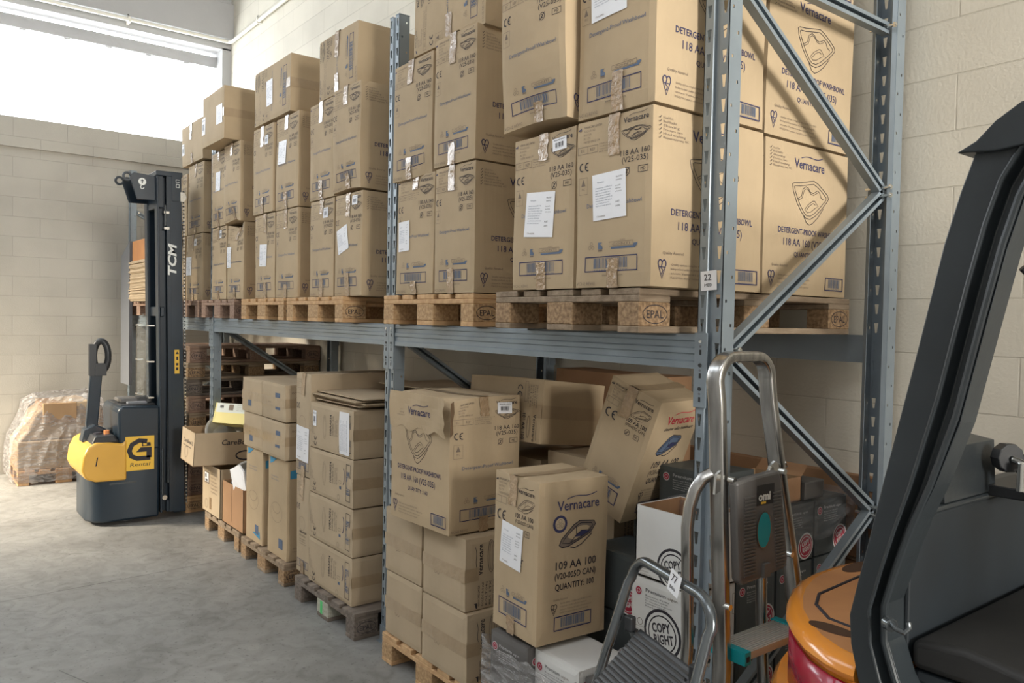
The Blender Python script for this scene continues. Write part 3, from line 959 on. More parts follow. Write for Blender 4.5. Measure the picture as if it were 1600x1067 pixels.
    for (fc, u, v, sw, sh, ang, kind) in sheets:
        sb = MB(warp)
        base = {'f': Ff, 'r': Rf}[fc]
        G = Face(sb, base.o, base.U, base.V, .003).sub(u, v, ang)
        G.e = .003
        G.rect(0, 0, sw, sh, PAPER)
        G.e = .004
        if kind == 'doc':
            G.txt('Vernacare', sw * .16, sh * .80, sw * .035, BLUEGREY); G.lines(sw * .10, sh * .68, sw * .52, 8, sh * .055, BLUEGREY)
            G.lines(sw * .72, sh * .85, sw * .2, 2, sh * .07, BLACK); G.lines(sw * .70, sh * .66, sw * .2, 3, sh * .06, BLACK); G.lines(sw * .7, sh * .32, sw * .14, 2, sh * .09, BLACK)
            G.txt('TTHABEFER', sw * .12, sh * .06, sh * .035, GREYINK)
        elif kind == 'bar':
            G.barcode(sw * .05, sh * .15, sw * .95, sh * .7, fr=False, bars=BLACK, n=16); G.txt('VERNACARE 118AA160', sw * .1, sh * .78, sh * .12, BLACK, w=sw * .8)
        elif kind == 'form':
            H = G.sub(0, 0, 90); H.e = .004
            H.lines(sh * .08, -sw * .2, sh * .8, 6, sw * .12, BLUEGREY)
        st = sb.build('shipping_label', o)
        st['label'] = 'white paper label stuck on the carton'
    return o


# ------------------------------------------------------------------ setting
XW, YW = -8.12, 1.36
XR, YF, ZC = 9.2, -6.2, 6.1
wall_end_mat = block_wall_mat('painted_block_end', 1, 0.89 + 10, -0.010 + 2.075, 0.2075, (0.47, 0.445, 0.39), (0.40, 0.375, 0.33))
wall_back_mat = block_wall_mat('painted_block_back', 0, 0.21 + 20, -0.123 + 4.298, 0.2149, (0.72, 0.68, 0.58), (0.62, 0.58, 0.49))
b = MB().box(XW - 1, XR + .3, YF - .3, YW + .3, -0.1, 0, floor_mat()); structure(b.build('floor'))
b = MB().box(XW - .3, XR + .3, YW, YW + .3, 0, ZC, wall_back_mat); structure(b.build('wall_back'))
b = MB().box(XW - .3, XW, YF, YW, 0, 3.735, wall_end_mat)
b.box(XW - .3, XW, 1.254, YW, 3.735, 4.93, CONC)
structure(b.build('wall_left'))
b = MB().box(XW - .3, XW, YF, YW, 4.914, ZC, CONC); structure(b.build('wall_left_upper'))
b = MB().box(XW, XW + .035, YF, YW, 3.43, 3.74, wall_end_mat); structure(b.build('trim_1'))
b = MB().prism([(XW, 5.02), (XW + .10, 5.02), (XW + .10, 5.44), (XW, 5.44)], YF, YW, 'y', CONC); structure(b.build('trim_2', bevel=.008))
b = MB().box(XW - .3, XR, YF - .3, YF, 0, ZC, CONC); structure(b.build('wall_front'))
b = MB().box(XR, XR + .3, YF, YW, 0, ZC, CONC); structure(b.build('wall_right'))
b = MB().box(XW - .3, XR + .3, YF - .3, YW + .3, ZC, ZC + .2, CONC); structure(b.build('ceiling'))
# high strip window of the end wall: pane, bar with bolts
w1 = empty('window_1', (XW - .2, -2.4, 3.74)); structure(w1)
b = MB().box(-.006, .006, -3.7, 3.654, 0, 1.17, GLASS); b.build('window_pane', w1)
b = MB().prism([(-.10, 1.00), (-.02, 1.00), (-.02, 1.13), (-.10, 1.13)], -3.8, 3.654, 'y', CONC)
for i in range(14):
    yy = 3.3 - i * .42
    b.box(-.07, -.03, yy - .03, yy + .03, .985, 1.0, CONC)
b.build('window_bar', w1)
# conduit pipe with clips along the beam and back wall
b = MB()
b.tube([(XW + .07 + .03, YF + .02, 4.975), (XW + .10, 1.30, 4.985)], .021, PIPEW)
b.tube([(XW + .10, 1.30, 4.985), (XW + .14, YW - .035, 4.985)], .024, PIPEW)
b.tube([(XW + .14, YW - .035, 4.985), (2.0, YW - .035, 4.98)], .021, PIPEW)
pipe = b.build('conduit_pipe', smooth=True)
tag(pipe, 'thin cream conduit pipe running along the concrete beam and high block wall', 'pipe')
for p in ((XW + .10, .20, 4.98, 'x'), (XW + .10, -2.0, 4.98, 'x'), (-7.1, YW - .035, 4.985, 'y'), (-5.1, YW - .035, 4.985, 'y')):
    c_ = MB()
    if p[3] == 'x':
        c_.box(p[0] - .12 + .02, p[0] + .024, p[1] - .012, p[1] + .012, p[2] - .028, p[2] + .028, PIPEW); c_.box(p[0] - .02, p[0] + .0, p[1] - .02, p[1] + .0, p[2] + .02, p[2] + .06, ZINC)
    else:
        c_.box(p[0] - .012, p[0] + .012, p[1] - .024, p[1] + .035, p[2] - .028, p[2] + .028, PIPEW); c_.box(p[0] - .01, p[0] + .01, p[1] - .01, p[1] + .03, p[2] + .02, p[2] + .055, ZINC)
    c_.build('pipe_clip', pipe)

# ------------------------------------------------------------------ pallet rack
rack = empty('pallet_rack', (0, 0, 0))
tag(rack, 'blue-grey steel pallet rack with slotted uprights carrying the upper pallets', 'rack', kind='thing')
YP = .20; YB = 1.30; PZ = .0765


def upright(x, top, flip, name='upright'):
    """open slotted section; flip=False faces the aisle, True faces the wall"""
    s = 1 if not flip else -1
    y0 = YP if not flip else YB
    prof = [((.016, .068), None), ((0, .062), 'r'), ((0, 0), 't'), ((.034, 0), None), ((.040, .012), None), ((.055, .012), None), ((.061, 0), 't'), ((.095, 0), 'r'), ((.095, .062), None), ((.079, .068), None)]
    mb = MB()
    nz = int(top / PZ)
    for k in range(len(prof) - 1):
        a, kind = prof[k]; c = prof[k + 1][0]
        def P(t, z):
            return (x + a[0] + (c[0] - a[0]) * t, y0 + s * (a[1] + (c[1] - a[1]) * t), z)
        if kind is None:
            mb.add([P(0, .004), P(1, .004), P(1, top), P(0, top)], [(0, 1, 2, 3)], STEEL)
            continue
        L_ = sqrt((c[0] - a[0]) ** 2 + (c[1] - a[1]) ** 2)
        for i in range(nz + 1):
            z0 = .004 + i * PZ; z1 = min(top, z0 + PZ)
            if z1 - z0 < PZ * .9:
                mb.add([P(0, z0), P(1, z0), P(1, z1), P(0, z1)], [(0, 1, 2, 3)], STEEL); continue
            if kind == 't':
                wt, wb = .0088 / L_, .0042 / L_
                h0, h1 = z0 + .018, z0 + .058
                inn = [P(.5 - wb, h0), P(.5 + wb, h0), P(.5 + wt, h1), P(.5 - wt, h1)]
            else:
                cc = .30 if i % 2 else .72
                q = .0042
                zc = (z0 + z1) / 2
                inn = [P(cc - q / L_, zc - q * 1.2), P(cc + q / L_, zc - q * 1.2), P(cc + q / L_, zc + q * 1.2), P(cc - q / L_, zc + q * 1.2)]
            out = [P(0, z0), P(1, z0), P(1, z1), P(0, z1)]
            mb.add(out + inn, [(0, 1, 5, 4), (1, 2, 6, 5), (2, 3, 7, 6), (3, 0, 4, 7)], STEEL)
    o = mb.build(name, rack, solid=.0022)
    f = MB().box(x - .012, x + .107, y0 - .02 if not flip else y0 - .10, y0 + .10 if not flip else y0 + .02, 0, .008, STEEL)
    f.prism([(x - .004, .008), (x + .099, .008), (x + .099, .09), (x - .004, .09)], y0 - s * .006, y0 - s * .002, 'y', STEEL)
    f.build('base_plate', o)
    return o


def brace(x, ya, za, yb, zb):
    d = Vector((0, yb - ya, zb - za)).normalized()
    n = Vector((0, -d.z, d.y))
    A, B_ = Vector((x, ya, za)), Vector((x, yb, zb))
    mb = MB()
    prof = [(-.016, -.022), (.016, -.022), (.016, -.020 + .012), (.013, -.008), (.013, -.019), (-.013, -.019), (-.013, .019), (.013, .019), (.013, .008), (.016, .008), (.016, .022), (-.016, .022)]
    vs_ = [P + Vector((q[0], 0, 0)) + n * q[1] for P in (A, B_) for q in prof]
    n_ = len(prof)
    mb.add(vs_, [(i, (i + 1) % n_, n_ + (i + 1) % n_, n_ + i) for i in range(n_)] + [tuple(range(n_))[::-1], tuple(range(n_, 2 * n_))], STEEL)
    o = mb.build('brace', rack)
    for P in (A + d * .03, B_ - d * .03):
        bo = MB(); bo.cyl(P + Vector((-.05, 0, 0)), P + Vector((.056, 0, 0)), .006, ZINC, 8); bo.cyl(P + Vector((.046, 0, 0)), P + Vector((.052, 0, 0)), .011, ZINC, 6)
        bo.build('bolt', o)
    return o


FR = {'A': (.018, 3.85), 'B': (-2.05, 3.29), 'C': (-5.03, 3.29), 'D': (-8.0, 3.30)}
for k, (fx, ft) in FR.items():
    upright(fx, ft, False); upright(fx, ft, True)
    xc = fx + .052
    zig = [(.26, .40), (1.24, 1.00), (.26, 1.63), (1.24, 2.26), (.26, 2.85)]
    for (a, c) in zip(zig, zig[1:]):
        brace(xc, a[0], a[1], c[0], c[1])
    brace(xc, .26, 2.90, 1.24, 2.90) if k == 'A' else None
    brace(xc, .26, .22, 1.24, .22)
    if k == 'A':
        brace(xc, .26, 2.95, 1.24, 3.6)


def rack_beam(xa, xb, y, back=False):
    s = -1 if back else 1
    prof = [(0, 0), (0, .022), (.005, .026), (.005, .046), (0, .050), (0, .066), (.005, .070), (.005, .088), (0, .092), (0, .104), (.006, .112), (.045, .112), (.045, 0)]
    mb = MB().prism([(y + s * p[0], 1.583 + p[1]) for p in prof], xa + .002, xb - .002, 'x', STEEL)
    o = mb.build('rack_beam', rack)
    for (x0, x1, e) in ((xa - .046, xa + .004, 0), (xb - .004, xb + .046, 1)):
        c_ = MB().box(x0, x1, min(y - s * .006, y - s * .001), max(y - s * .006, y - s * .001), 1.46, 1.70, STEEL)
        xi = x1 if e == 0 else x0
        c_.box(xi - .002, xi + .002, min(y, y + s * .045), max(y, y + s * .045), 1.46, 1.70, STEEL)
        xm = (x0 + x1) / 2
        for j in range(3):
            zc = 1.672 - j * .076
            fy = y - s * .0072
            c_.box(xm - .004, xm + .004, min(fy, fy + s * .002), max(fy, fy + s * .002), zc - .042, zc - .026, RUBBER)
            c_.cyl((xm, fy, zc), (xm, fy - s * .002, zc), .0065, ZINC if j == 0 else RUBBER, 8)
            c_.cyl((xm, fy, zc - .016), (xm, fy - s * .001, zc - .016), .0045, GREYBOARD, 8)
        c_.build('end_connector', o, bevel=.001)
    return o


for (a, c) in (('D', 'C'), ('C', 'B'), ('B', 'A')):
    rack_beam(FR[a][0] + .095, FR[c][0], YP - .002)
    rack_beam(FR[a][0] + .095, FR[c][0], YB + .002, True)

# ------------------------------------------------------------------ euro pallets
def pallet_proto(wd, wb, mark, green=False):
    """0.8 wide (x) by 1.2 long (y); origin in the middle of the underside"""
    root = empty('euro_pallet')
    rnd = random.Random(hash(mark) % 97 if isinstance(mark, int) else 5)
    for i, (xc, wv) in enumerate(((-.3275, .145), (-.165, .10), (0, .145), (.165, .10), (.3275, .145))):
        MB().box(xc - wv / 2, xc + wv / 2, -.6, .6, .122, .144, wd).build('deck_board', root, bevel=.003, seg=1)
    for yc in (-.5275, 0, .5275):
        MB().box(-.4, .4, yc - .0725, yc + .0725, .100, .122, wd).build('stringer_board', root, bevel=.003, seg=1)
        for xc, wv in ((-.35, .1), (0, .145), (.35, .1)):
            y0, y1 = yc - (.0725 if abs(yc) < .1 else .0725), yc + .0725
            m2 = MB().box(xc - wv / 2, xc + wv / 2, y0, y1, .022, .100, WOODP if (green and xc == 0 and yc < 0) else wb)
            if green and xc == 0 and yc < 0:
                G = Face(m2, (xc - wv / 2, y0, .022), (1, 0, 0), (0, 0, 1), .0008); G.rect(.045, .002, .075, .076, GREENP)
            if mark and abs(xc) > .1 and abs(yc) > .1:
                s = 1 if xc > 0 else -1
                if s > 0:
                    G = Face(m2, (xc + wv / 2, y0, .022), (0, 1, 0), (0, 0, 1), .0008)
                else:
                    G = Face(m2, (xc - wv / 2, y1, .022), (0, -1, 0), (0, 0, 1), .0008)
                G.circ(.0725, .039, .056, .0028, BLACK, ry=.030); G.txt('EPAL', .0725, .026, .026, BLACK, w=.078, al='c')
            m2.build('block', root, bevel=.003, seg=1)
    for xc, wv in ((-.35, .10), (0, .145), (.35, .10)):
        MB().box(xc - wv / 2, xc + wv / 2, -.6, .6, 0, .022, wd).build('bottom_board', root, bevel=.003, seg=1)
    return root


PP = {'fresh': pallet_proto(WOODF, WOODFB, 1), 'old': pallet_proto(WOODO, WOODOB, 2), 'red': pallet_proto(WOODR, WOODRB, 3), 'grey': pallet_proto(WOODG, WOODGB, 4, True)}
_used = set()


def pallet(style, xr, y0, z, label, group, rz=0.0, left=False):
    """xr = x of the right edge, y0 = y of the front edge"""
    p = PP[style]
    if style in _used:
        p = copy_tree(p)
    else:
        _used.add(style)
    p.location = (xr - .4, y0 + .6, z); p.rotation_euler = (0, 0, rz)
    tag(p, label, 'pallet', group)
    return p


ZS = 1.696
GU = 'pallets on the rack beams'
pallet('old', -.055, .035, ZS, 'weathered chipboard-block pallet on the beam beside the nearest upright', GU, -.03)
pallet('fresh', -1.13, .12, ZS, 'fresh orange-tinted pallet on the beam, second from the nearest upright', GU)
pallet('fresh', -2.36, .10, ZS, 'clean light pallet on the beam just left of the middle upright', GU, 0.0)
pallet('fresh', -3.255, .12, ZS, 'bright pine pallet at the middle of the long beam', GU)
pallet('red', -4.27, .14, ZS, 'reddish pallet on the long beam ending over the third upright', GU)
pallet('red', -5.16, .14, ZS, 'dull reddish pallet on the far beam right beside the lift mast', GU)
pallet('red', -6.85, .14, ZS, 'far pallet on the beam holding a pile of cardboard sheets', GU)
GF = 'pallets on the floor under the rack'
pallet('fresh', -1.04, .09, 0, 'light floor pallet under the nearest column of taped cartons', GF)
pallet('grey', -2.12, .075, 0, 'dark grey floor pallet with a green mark on its white middle block', GF)
pallet('old', -3.14, .095, 0, 'brown floor pallet under the tall pale cartons with blue print', GF)
pallet('old', -4.03, .11, 0, 'brown floor pallet under the open box marked with a letter B', GF)
pallet('old', -.02, .14, 0, 'floor pallet under the dark paper cartons behind the ladder', GF)
GS = 'pallet stack under the far bay'
nm = ['top', 'second', 'third', 'fourth', 'fifth', 'sixth', 'seventh', 'eighth', 'ninth', 'bottom']
for i in range(10):
    st = ['red', 'old', 'grey', 'red', 'old', 'red', 'grey', 'red', 'red', 'fresh'][i]
    pallet(st, -5.43 + .015 * sin(i * 2.3), .135 + .015 * cos(i * 1.7), (9 - i) * .1445, '%s pallet of the tall stack beside the lift mast' % nm[i], GS)

# ------------------------------------------------------------------ upper shelf cartons
Z1 = 1.842; H = .572; Z2 = Z1 + H + .002; Z3 = Z2 + H + .002
GC = 'washbowl cartons on the upper shelf'
D118 = .57
# pallet next to the nearest upright
carton('tall carton with a white sheet, lower front left on the pallet beside the nearest upright', -.745, -.395, .03, .60, Z1, H, 'wash', 1, sheets=[('f', .075, .20, .165, .165, -4, 'doc'), ('f', .23, .495, .075, .045, 3, 'bar')], group=GC)
carton('tall carton with a white sheet, lower front corner right beside the nearest upright', -.375, -.025, .02, .60, Z1, H, 'wash', 2, sheets=[('f', .09, .225, .155, .155, 2, 'doc')], group=GC)
carton('leaning carton with a crumpled lower edge, upper left on the nearest shelf pallet', -.765, -.40, -.02, .57, Z2 + .012, H, 'wash', 3, group=GC, lean=(.01, -.02), crush=[(0, -1, -1, .03, .16)], bulge=.008)
carton('tall carton with a white sheet, upper front corner beside the nearest upright', -.375, -.02, .015, .58, Z2, H, 'wash', 4, sheets=[('f', .07, .315, .165, .16, 2, 'doc')], group=GC, bulge=.007)
carton('lower rear carton of the nearest shelf pallet, behind the brace', -.395, -.045, .635, 1.20, Z1, H, 'wash', 5, group=GC)
carton('upper rear carton of the nearest shelf pallet, behind the brace', -.395, -.04, .615, 1.19, Z2, H, 'wash', 6, group=GC, lean=(0, .015))
carton('third-layer rear carton behind the high brace, nearest pallet', -.395, -.04, .63, 1.19, Z3, H, 'wash', 7, group=GC)
carton('third-layer front carton above the nearest shelf pallet, mostly out of frame', -.38, -.03, .02, .59, Z3, H, 'wash', 8, group=GC)
carton('lower rear left carton of the nearest shelf pallet', -.76, -.41, .63, 1.19, Z1, H, 'wash', 9, group=GC)
carton('upper rear left carton of the nearest shelf pallet', -.77, -.41, .61, 1.18, Z2, H, 'wash', 10, group=GC)
# second pallet
carton('left lower carton with a white sheet, second shelf pallet', -1.811, -1.465, 0.120, 0.690, Z1, H, 'wash', 11, sheets=[('f', .03, .21, .105, .145, 2, 'doc')], group=GC, tape='both')
carton('right lower carton without a sheet, second shelf pallet', -1.454, -1.130, 0.120, 0.700, Z1, H, 'wash', 12, group=GC)
carton('left upper carton of the second shelf pallet, beside the middle upright', -1.843, -1.481, 0.110, 0.680, Z2 - .02, H, 'wash', 13, group=GC, crush=[(1, -1, -1, .02, .1)], bulge=.007)
carton('right upper carton of the second shelf pallet', -1.460, -1.124, 0.110, 0.690, Z2, H + .01, 'wash', 14, group=GC)
carton('carton lying on its side on top of the second shelf pallet', -1.705, -1.109, 0.140, 0.710, Z3 + .0, .36, 'wash', 15, turn='side', group=GC)
# third pallet (clean light one)
carton('left lower carton of the third shelf pallet', -2.884, -2.551, 0.130, 0.700, Z1, H, 'wash', 16, group=GC, sheets=[('f', .20, .46, .06, .06, 0, 'bar')])
carton('right lower carton with a tilted white sheet, third shelf pallet', -2.535, -2.201, 0.130, 0.700, Z1, H, 'wash', 17, group=GC, sheets=[('f', .07, .23, .14, .14, 14, 'doc'), ('f', .22, .50, .06, .05, 0, 'bar')], bulge=.009)
carton('left upper carton of the third shelf pallet', -2.895, -2.556, 0.130, 0.700, Z2, H, 'wash', 18, group=GC)
carton('right upper carton of the third shelf pallet', -2.545, -2.201, 0.110, 0.680, Z2, H + .01, 'wash', 19, group=GC, crush=[(0, -1, -1, .025, .15)], bulge=.01)
carton('carton lying across the top of the third shelf pallet, beside the middle upright', -2.779, -2.281, 0.130, 0.700, Z3, .35, 'wash', 20, turn='side', group=GC)
carton('plain rear carton behind the top of the middle upright', -2.853, -2.249, 0.730, 1.300, Z3, .35, 'plain', 21, group=GC)
# fourth
carton('left lower carton with a small white sheet, fourth shelf pallet', -3.834, -3.466, 0.140, 0.710, Z1, H, 'wash', 22, group=GC, sheets=[('f', .10, .22, .13, .15, -2, 'doc')])
carton('right lower carton of the fourth shelf pallet', -3.456, -3.089, 0.140, 0.710, Z1, H, 'wash', 23, group=GC)
carton('left upper carton of the fourth shelf pallet', -3.866, -3.493, 0.130, 0.700, Z2 + .005, H + .02, 'wash', 24, group=GC, sheets=[('f', .23, .46, .06, .06, 0, 'bar')])
carton('right upper carton with a white sheet, fourth shelf pallet', -3.472, -3.099, 0.140, 0.710, Z2, H + .03, 'wash', 25, group=GC, sheets=[('f', .05, .30, .14, .15, -3, 'doc')])
carton('sideways carton with a taped seam on top of the fourth shelf pallet', -3.855, -3.216, 0.130, 0.700, Z3 + .04, .37, 'wash', 26, turn='side', group=GC, tape='hr', sheets=[('f', .24, .10, .11, .17, 2, 'doc')])
carton('plain carton behind the sideways one on the fourth shelf pallet', -3.749, -3.195, 0.740, 1.310, Z3, .45, 'plain', 27, group=GC)
# fifth
carton('left lower carton of the fifth shelf pallet', -4.879, -4.524, 0.160, 0.730, Z1, H, 'wash', 28, group=GC, sheets=[('f', .19, .48, .06, .06, 0, 'bar')])
carton('right lower carton with a crushed top and white sheet, fifth shelf pallet', -4.502, -4.137, 0.160, 0.730, Z1, H, 'wash', 29, group=GC, sheets=[('f', .01, .24, .10, .16, 0, 'doc')], crush=[(0, -1, 1, .04, .12)], bulge=.01)
carton('left upper carton with a white sheet, fifth shelf pallet', -4.889, -4.545, 0.160, 0.730, Z2, H + .015, 'wash', 30, group=GC, sheets=[('f', .12, .28, .11, .15, 0, 'doc')])
carton('bulging right upper carton of the fifth shelf pallet', -4.534, -4.163, 0.140, 0.720, Z2, H + .02, 'wash', 31, group=GC, bulge=.016, crush=[(0, -1, -1, .03, .12)])
carton('plain top carton with two white labels, fifth shelf pallet', -4.78, -4.262, .05, .64, Z3 + .03, .39, 'plain', 32, group=GC, tape='hr', sheets=[('f', .36, .12, .13, .14, 0, 'form'), ('f', .0, .10, .09, .13, 0, 'bar')])
carton('plain carton just behind the top of the fifth shelf pallet', -4.76, -4.27, .66, 1.2, Z3 + .03, .46, 'plain', 33, group=GC)
# far bay
carton('left lower carton beside the lift mast on the far shelf', -5.970, -5.733, 0.190, 0.750, Z1, H, 'wash', 34, group=GC)
carton('right lower carton with a white sheet beside the third upright, far shelf', -5.711, -5.235, 0.190, 0.750, Z1, H, 'wash', 35, group=GC, sheets=[('f', .03, .22, .17, .16, 0, 'doc'), ('f', .26, .47, .07, .06, 0, 'bar')])
carton('left upper carton next to the mast top on the far shelf', -5.992, -5.689, 0.190, 0.750, Z2, H - .02, 'wash', 36, group=GC, bulge=.01)
carton('right upper carton next to the mast top on the far shelf', -5.668, -5.214, 0.190, 0.750, Z2, H + .03, 'wash', 37, group=GC, bulge=.01)
carton('plain taped carton topmost on the far shelf, against the window', -5.776, -5.171, 0.170, 0.740, Z3 + .035, .35, 'plain', 38, group=GC, lean=(-.02, 0), sheets=[('f', .02, .10, .08, .1, 0, 'bar')])

# ------------------------------------------------------------------ floor level cartons
GL = 'cartons stacked under the nearest bay'
carton('bottom left taped carton of the nearest floor pallet', -1.83, -1.485, .10, .56, .146, .316, '101', 41, tape='h', group=GL, skin=CARD2)
carton('upper left taped carton of the nearest floor pallet', -1.84, -1.49, .10, .56, .464, .316, '101', 42, tape='h', group=GL, skin=CARD2)
carton('bottom right taped carton with rotated print, nearest floor pallet', -1.455, -1.085, .085, .54, .146, .310, '101', 43, tape='h', group=GL, skin=CARD2)
carton('upper right taped carton with rotated print, nearest floor pallet', -1.46, -1.11, .09, .54, .458, .320, '101', 44, tape='h', group=GL, skin=CARD2)
# rear row holds up the carton behind
carton('rear carton under the tipped one, back of the nearest floor pallet', -1.16, -.71, .58, 1.0, .76, .36, '101', 45, tape='h', group=GL, skin=CARD2)
carton('rear base carton at the back of the nearest floor pallet', -1.17, -.72, .58, 1.0, .45, .31, 'plain', 46, tape='h', group=GL, skin=CARD2)
carton('rear lowest carton at the back of the nearest floor pallet', -1.17, -.72, .58, 1.0, .146, .30, 'plain', 47, tape='h', group=GL, skin=CARD2)
carton('rear left carton at the back of the nearest floor pallet', -1.80, -1.20, .58, 1.0, .146, .92, 'plain', 48, group=GL, skin=CARD2)
carton('large carton with a torn open corner standing on four taped cartons', -1.66, -1.18, .03, .43, .784, .60, 'wash', 49, yaw=.04, turn='wide', group=GL, sheets=[('r', .26, .52, .085, .05, -2, 'bar')], crush=[(1, -1, 1, .028, .07), (-1, -1, 1, .012, .06)], bulge=.008)
carton('standing carton with a grey pan picture and white sheet, front of the nearest bay', -.77, -.478, -.02, .307, .548, .60, 'liner', 50, yaw=-.066, group=GL, sheets=[('f', .055, .26, .14, .16, -4, 'doc')])
# tipped carton with its label end showing
c101 = carton('tipped carton with label end and taped seam, wedged under the beam', 0, .54, 0, .42, 0, .30, '101', 51, tape='hr', group=GL, yaw=.064, tilt=(-.107, -.016), pos=(-1.37, .66, 1.135), R=False)
G_ = MB()
LF = Face(G_, (-.27, -.21, .0), (1, 0, 0), (0, 0, 1), .009)
GG = LF.sub(.54, .30, -90)   # u down, v to the right
GG.logo(.165, -.045, .018, BLACK, w=.125); GG.circ(.225, -.075, .050, .002, BLACK, ry=.010); GG.txt('101 AA 100', .165, -.118, .020, BLACK, w=.12, bold=True); GG.txt('(V20-010D CAN)', .155, -.143, .013, BLACK, w=.13)
GG.ce(.035, -.165, .030); GG.frame(.015, -.115, .11, -.095, .002, GREYINK); GG.lines(.03, -.035, .11, 5, .014, BLACK, strs=ADDR)
G_.build('printed_end_label', c101)
# heavily tilted liner carton
T = carton('tilted carton with red wordmark leaning under the beam near the nearest upright', 0, .268, 0, .303, 0, .55, 'liner', 52, group=GL, kw={'red': True}, yaw=.088, tilt=(.006, .365))
Mt = Matrix.Rotation(.088, 3, 'Z') @ Matrix.Rotation(.365, 3, 'Y') @ Matrix.Rotation(.006, 3, 'X')
T.location = Vector((-.575, .475, .908)) + Mt @ Vector((-.134, .1515, 0))

GP = 'tall stack beside the middle upright'
for i in range(4):
    sh = []
    if i == 3:
        sh = [('f', .41, .015, .12, .235, 0, 'form'), ('f', .05, .13, .05, .09, 0, 'bar')]
    carton(['bottom', 'second', 'third', 'top'][i] + ' wide carton of four beside the middle upright' + (', with a tall white sheet' if i == 3 else ''), -2.79, -2.215, .105, .50, .146 + i * .2685, .2665, '108', 60 + i, tape='hr', group=GP, skin=CARD2, sheets=sh, bulge=.004)
carton('lower narrow upright carton left of the four wide ones', -3.01, -2.805, .12, .70, .146, .60, '108', 65, group=GP, skin=CARD2)
carton('upper narrow upright carton with a white sheet, left of the four wide ones', -3.02, -2.80, .115, .70, .748, .63, '108', 66, group=GP, skin=CARD2, sheets=[('f', .01, .10, .185, .21, -3, 'doc')])
# flattened boxes on top
GSH = 'flattened boxes on the wide cartons'
rnd = random.Random(4)
for i in range(6):
    x0, x1 = -2.80 + rnd.uniform(-.03, .03), -2.20 + rnd.uniform(-.04, .03)
    mb = MB().box(x0, x1, .14 + rnd.uniform(-.03, .03), .52, 0, .006, CARD2)
    o = mb.build('flattened_box', loc=(0, 0, 1.2225 + i * .0085), rot=(0, rnd.uniform(-.006, .006), 0))
    tag(o, 'thin flattened cardboard box in the front pile on the wide cartons', 'flattened box', GSH)
for i in range(7):
    mb = MB().box(-2.75 + rnd.uniform(-.03, .06), -2.05 + rnd.uniform(-.04, .03), .55, 1.05, 0, .006, CARD3 if i % 3 else CARD2)
    o = mb.build('flattened_box', loc=(0, 0, 1.235 + i * .016), rot=(rnd.uniform(-.008, .008), rnd.uniform(-.006, .006), rnd.uniform(-.05, .05)))
    tag(o, 'thin flattened cardboard box in the higher rear pile behind the wide cartons', 'flattened box', 'flattened boxes behind')
carton('plain carton under the rear pile of flattened boxes', -2.79, -2.10, .55, 1.1, .146, 1.085, 'plain', 67, group=GP, skin=CARD2)

GB = 'pale cartons with blue print'
carton('left tall pale carton with blue corner print', -3.92, -3.60, .12, .50, .146, .65, 'blue', 70, group=GB, kw={'tri': True}, tape='n', skin=CARD)
carton('right tall pale carton with blue corner print', -3.50, -3.17, .12, .52, .146, .65, 'blue', 71, group=GB, tape='n', skin=CARD)
carton('lower left short carton above the tall pale ones', -3.95, -3.57, .11, .52, .80, .243, 'blue', 72, group=GB, tape='h', skin=CARD2)
carton('lower right short carton above the tall pale ones', -3.56, -3.16, .10, .52, .80, .243, 'blue', 73, group=GB, tape='h', skin=CARD2, kw={'tri': True})
carton('top left short carton above the tall pale ones', -3.96, -3.57, .10, .52, 1.045, .243, 'blue', 74, group=GB, tape='h', skin=CARD2)
carton('top right short carton with a gaping seam, above the tall pale ones', -3.56, -3.155, .10, .52, 1.045, .243, 'blue', 75, group=GB, tape='h', skin=CARD2, kw={'tri': True})
carton('rear plain carton behind the short ones with blue print', -3.95, -3.16, .53, 1.1, .146, 1.13, 'plain', 76, group=GB, tape='n', skin=CARD2)


